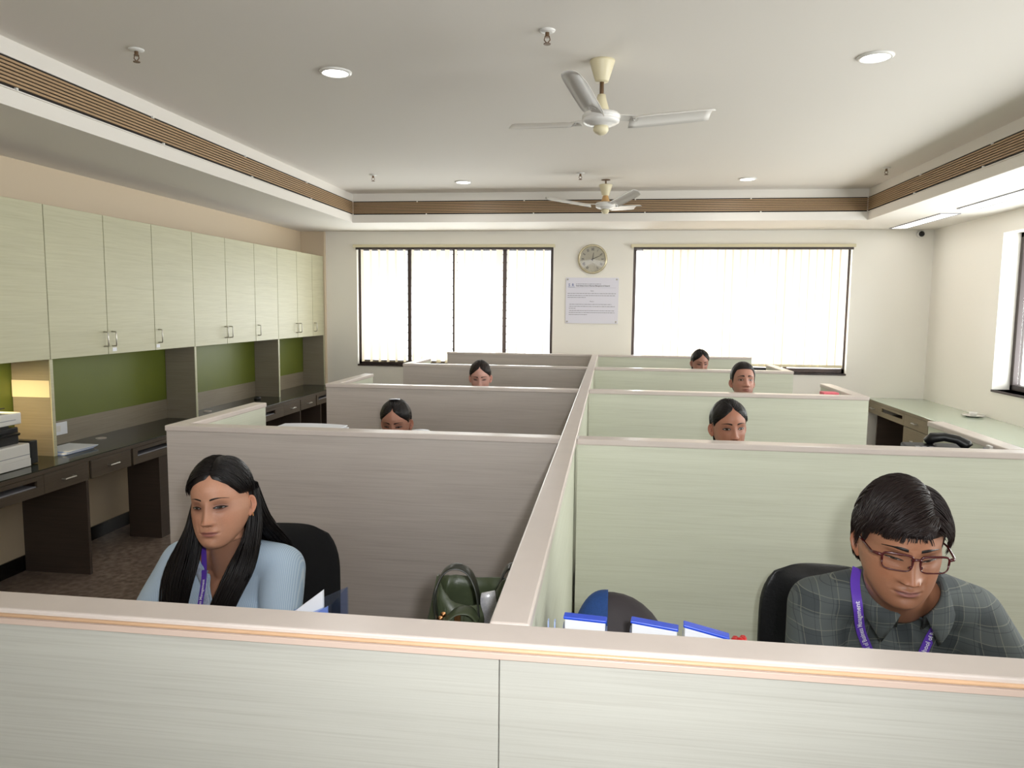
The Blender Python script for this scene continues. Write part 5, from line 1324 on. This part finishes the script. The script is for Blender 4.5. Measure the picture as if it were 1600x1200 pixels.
def far_person(label, x, y, z, yaw, pitch, roll, skin, cloth, fem=True, body_yaw=0., **k):
    Hh = Vector((x, y, z))
    S = Vector((x+.01, y+.085, Hh.z-.185)); P = Vector((x+.02, y+.20, .49)); lap = [(S+Vector((s*.21, .06, -.26)), P+Vector((s*.11, -.20, .13))) for s in (-1, 1)]
    return person(label, x+.02, y+.24, Hh, (pitch, yaw, roll), S, .165 if fem else .19, P, skin, lin((150, 92, 84)), cloth, fem, .62, vox=.014, body_yaw=body_yaw,
                  circles=k.pop('circles', .45), arms=lap, foot=-.17, **k)
D_ = math.radians
w2 = far_person('woman with dark hair and a pale hair clip, eyes just above the first left partition', -1.035, 3.506, 1.097, D_(3), D_(10), D_(0), lin((176, 126, 106)), 'cloth_plum', lids=.7, headscale=.92)
tied(w2)
m = MB(); hwf = w2['hw']; m.tube([hwf(hair_pt(np.array(q)/np.linalg.norm(q), .014)) for q in ((-.30, -.05, 1), (-.12, -.10, 1), (.08, -.10, 1), (.30, -.02, 1))], 0, 8, flat=(.012, .003)); m.build('hair_clip', M['paper'], w2['o'], smooth=True)
w3 = far_person('woman with tied brown hair looking down, behind the second left partition', -.876, 5.015, 1.189, D_(6), D_(10), 0, lin((206, 158, 144)), 'cloth_white', lids=.6, circles=.25, headscale=.92)
tied(w3, mt=M['hair_brown'])
w4 = far_person('woman with sleek tied black hair, face half hidden behind the first right partition', .493, 3.057, 1.195, D_(8), D_(0), D_(-3), lin((168, 116, 94)), 'cloth_teal', lids=1.15, headscale=.88)
tied(w4)
m2 = far_person('short-haired man facing the camera behind the second right partition', .812, 4.585, 1.240, D_(4), D_(-11), D_(0), lin((172, 124, 106)), 'cloth_white', False, stubble=.35, brow=1.25, lids=.9, headscale=.88)
cap = hair_cap([(0, .072), (30, .072), (50, .068), (62, .045), (72, .010), (80, -.025), (86, .02), (100, .022), (107, -.03), (140, -.07), (180, -.075)], lambda a, b, t: .002+.006*min(1, t*5)**.6+.008*max(0, math.sin(b)), .0015)
finish_hair(m2, cap, dict(head=[]), .0015)
w5 = far_person('woman with tied dark hair, farthest person from the camera', .785, 6.486, 1.219, D_(10), D_(10), 0, lin((176, 128, 112)), 'cloth_plum', lids=.7, headscale=.90)
tied(w5)
for (x, y, lab) in ((-1.02, 3.74, 'black office chair of the woman with the pale hair clip'), (-.87, 5.26, 'black office chair of the woman behind the second left partition'), (.52, 3.30, 'black office chair of the woman behind the first right partition'), (.83, 4.86, 'black office chair of the short-haired man'), (.80, 6.74, 'black office chair of the farthest woman')):
    chair(lab, x, y, 0, M['fabric'], .93, .225)
chair('empty black office chair whose rounded top shows beside the right back window', 1.45, 6.98, math.radians(12), M['fabric'], 1.125, .2)
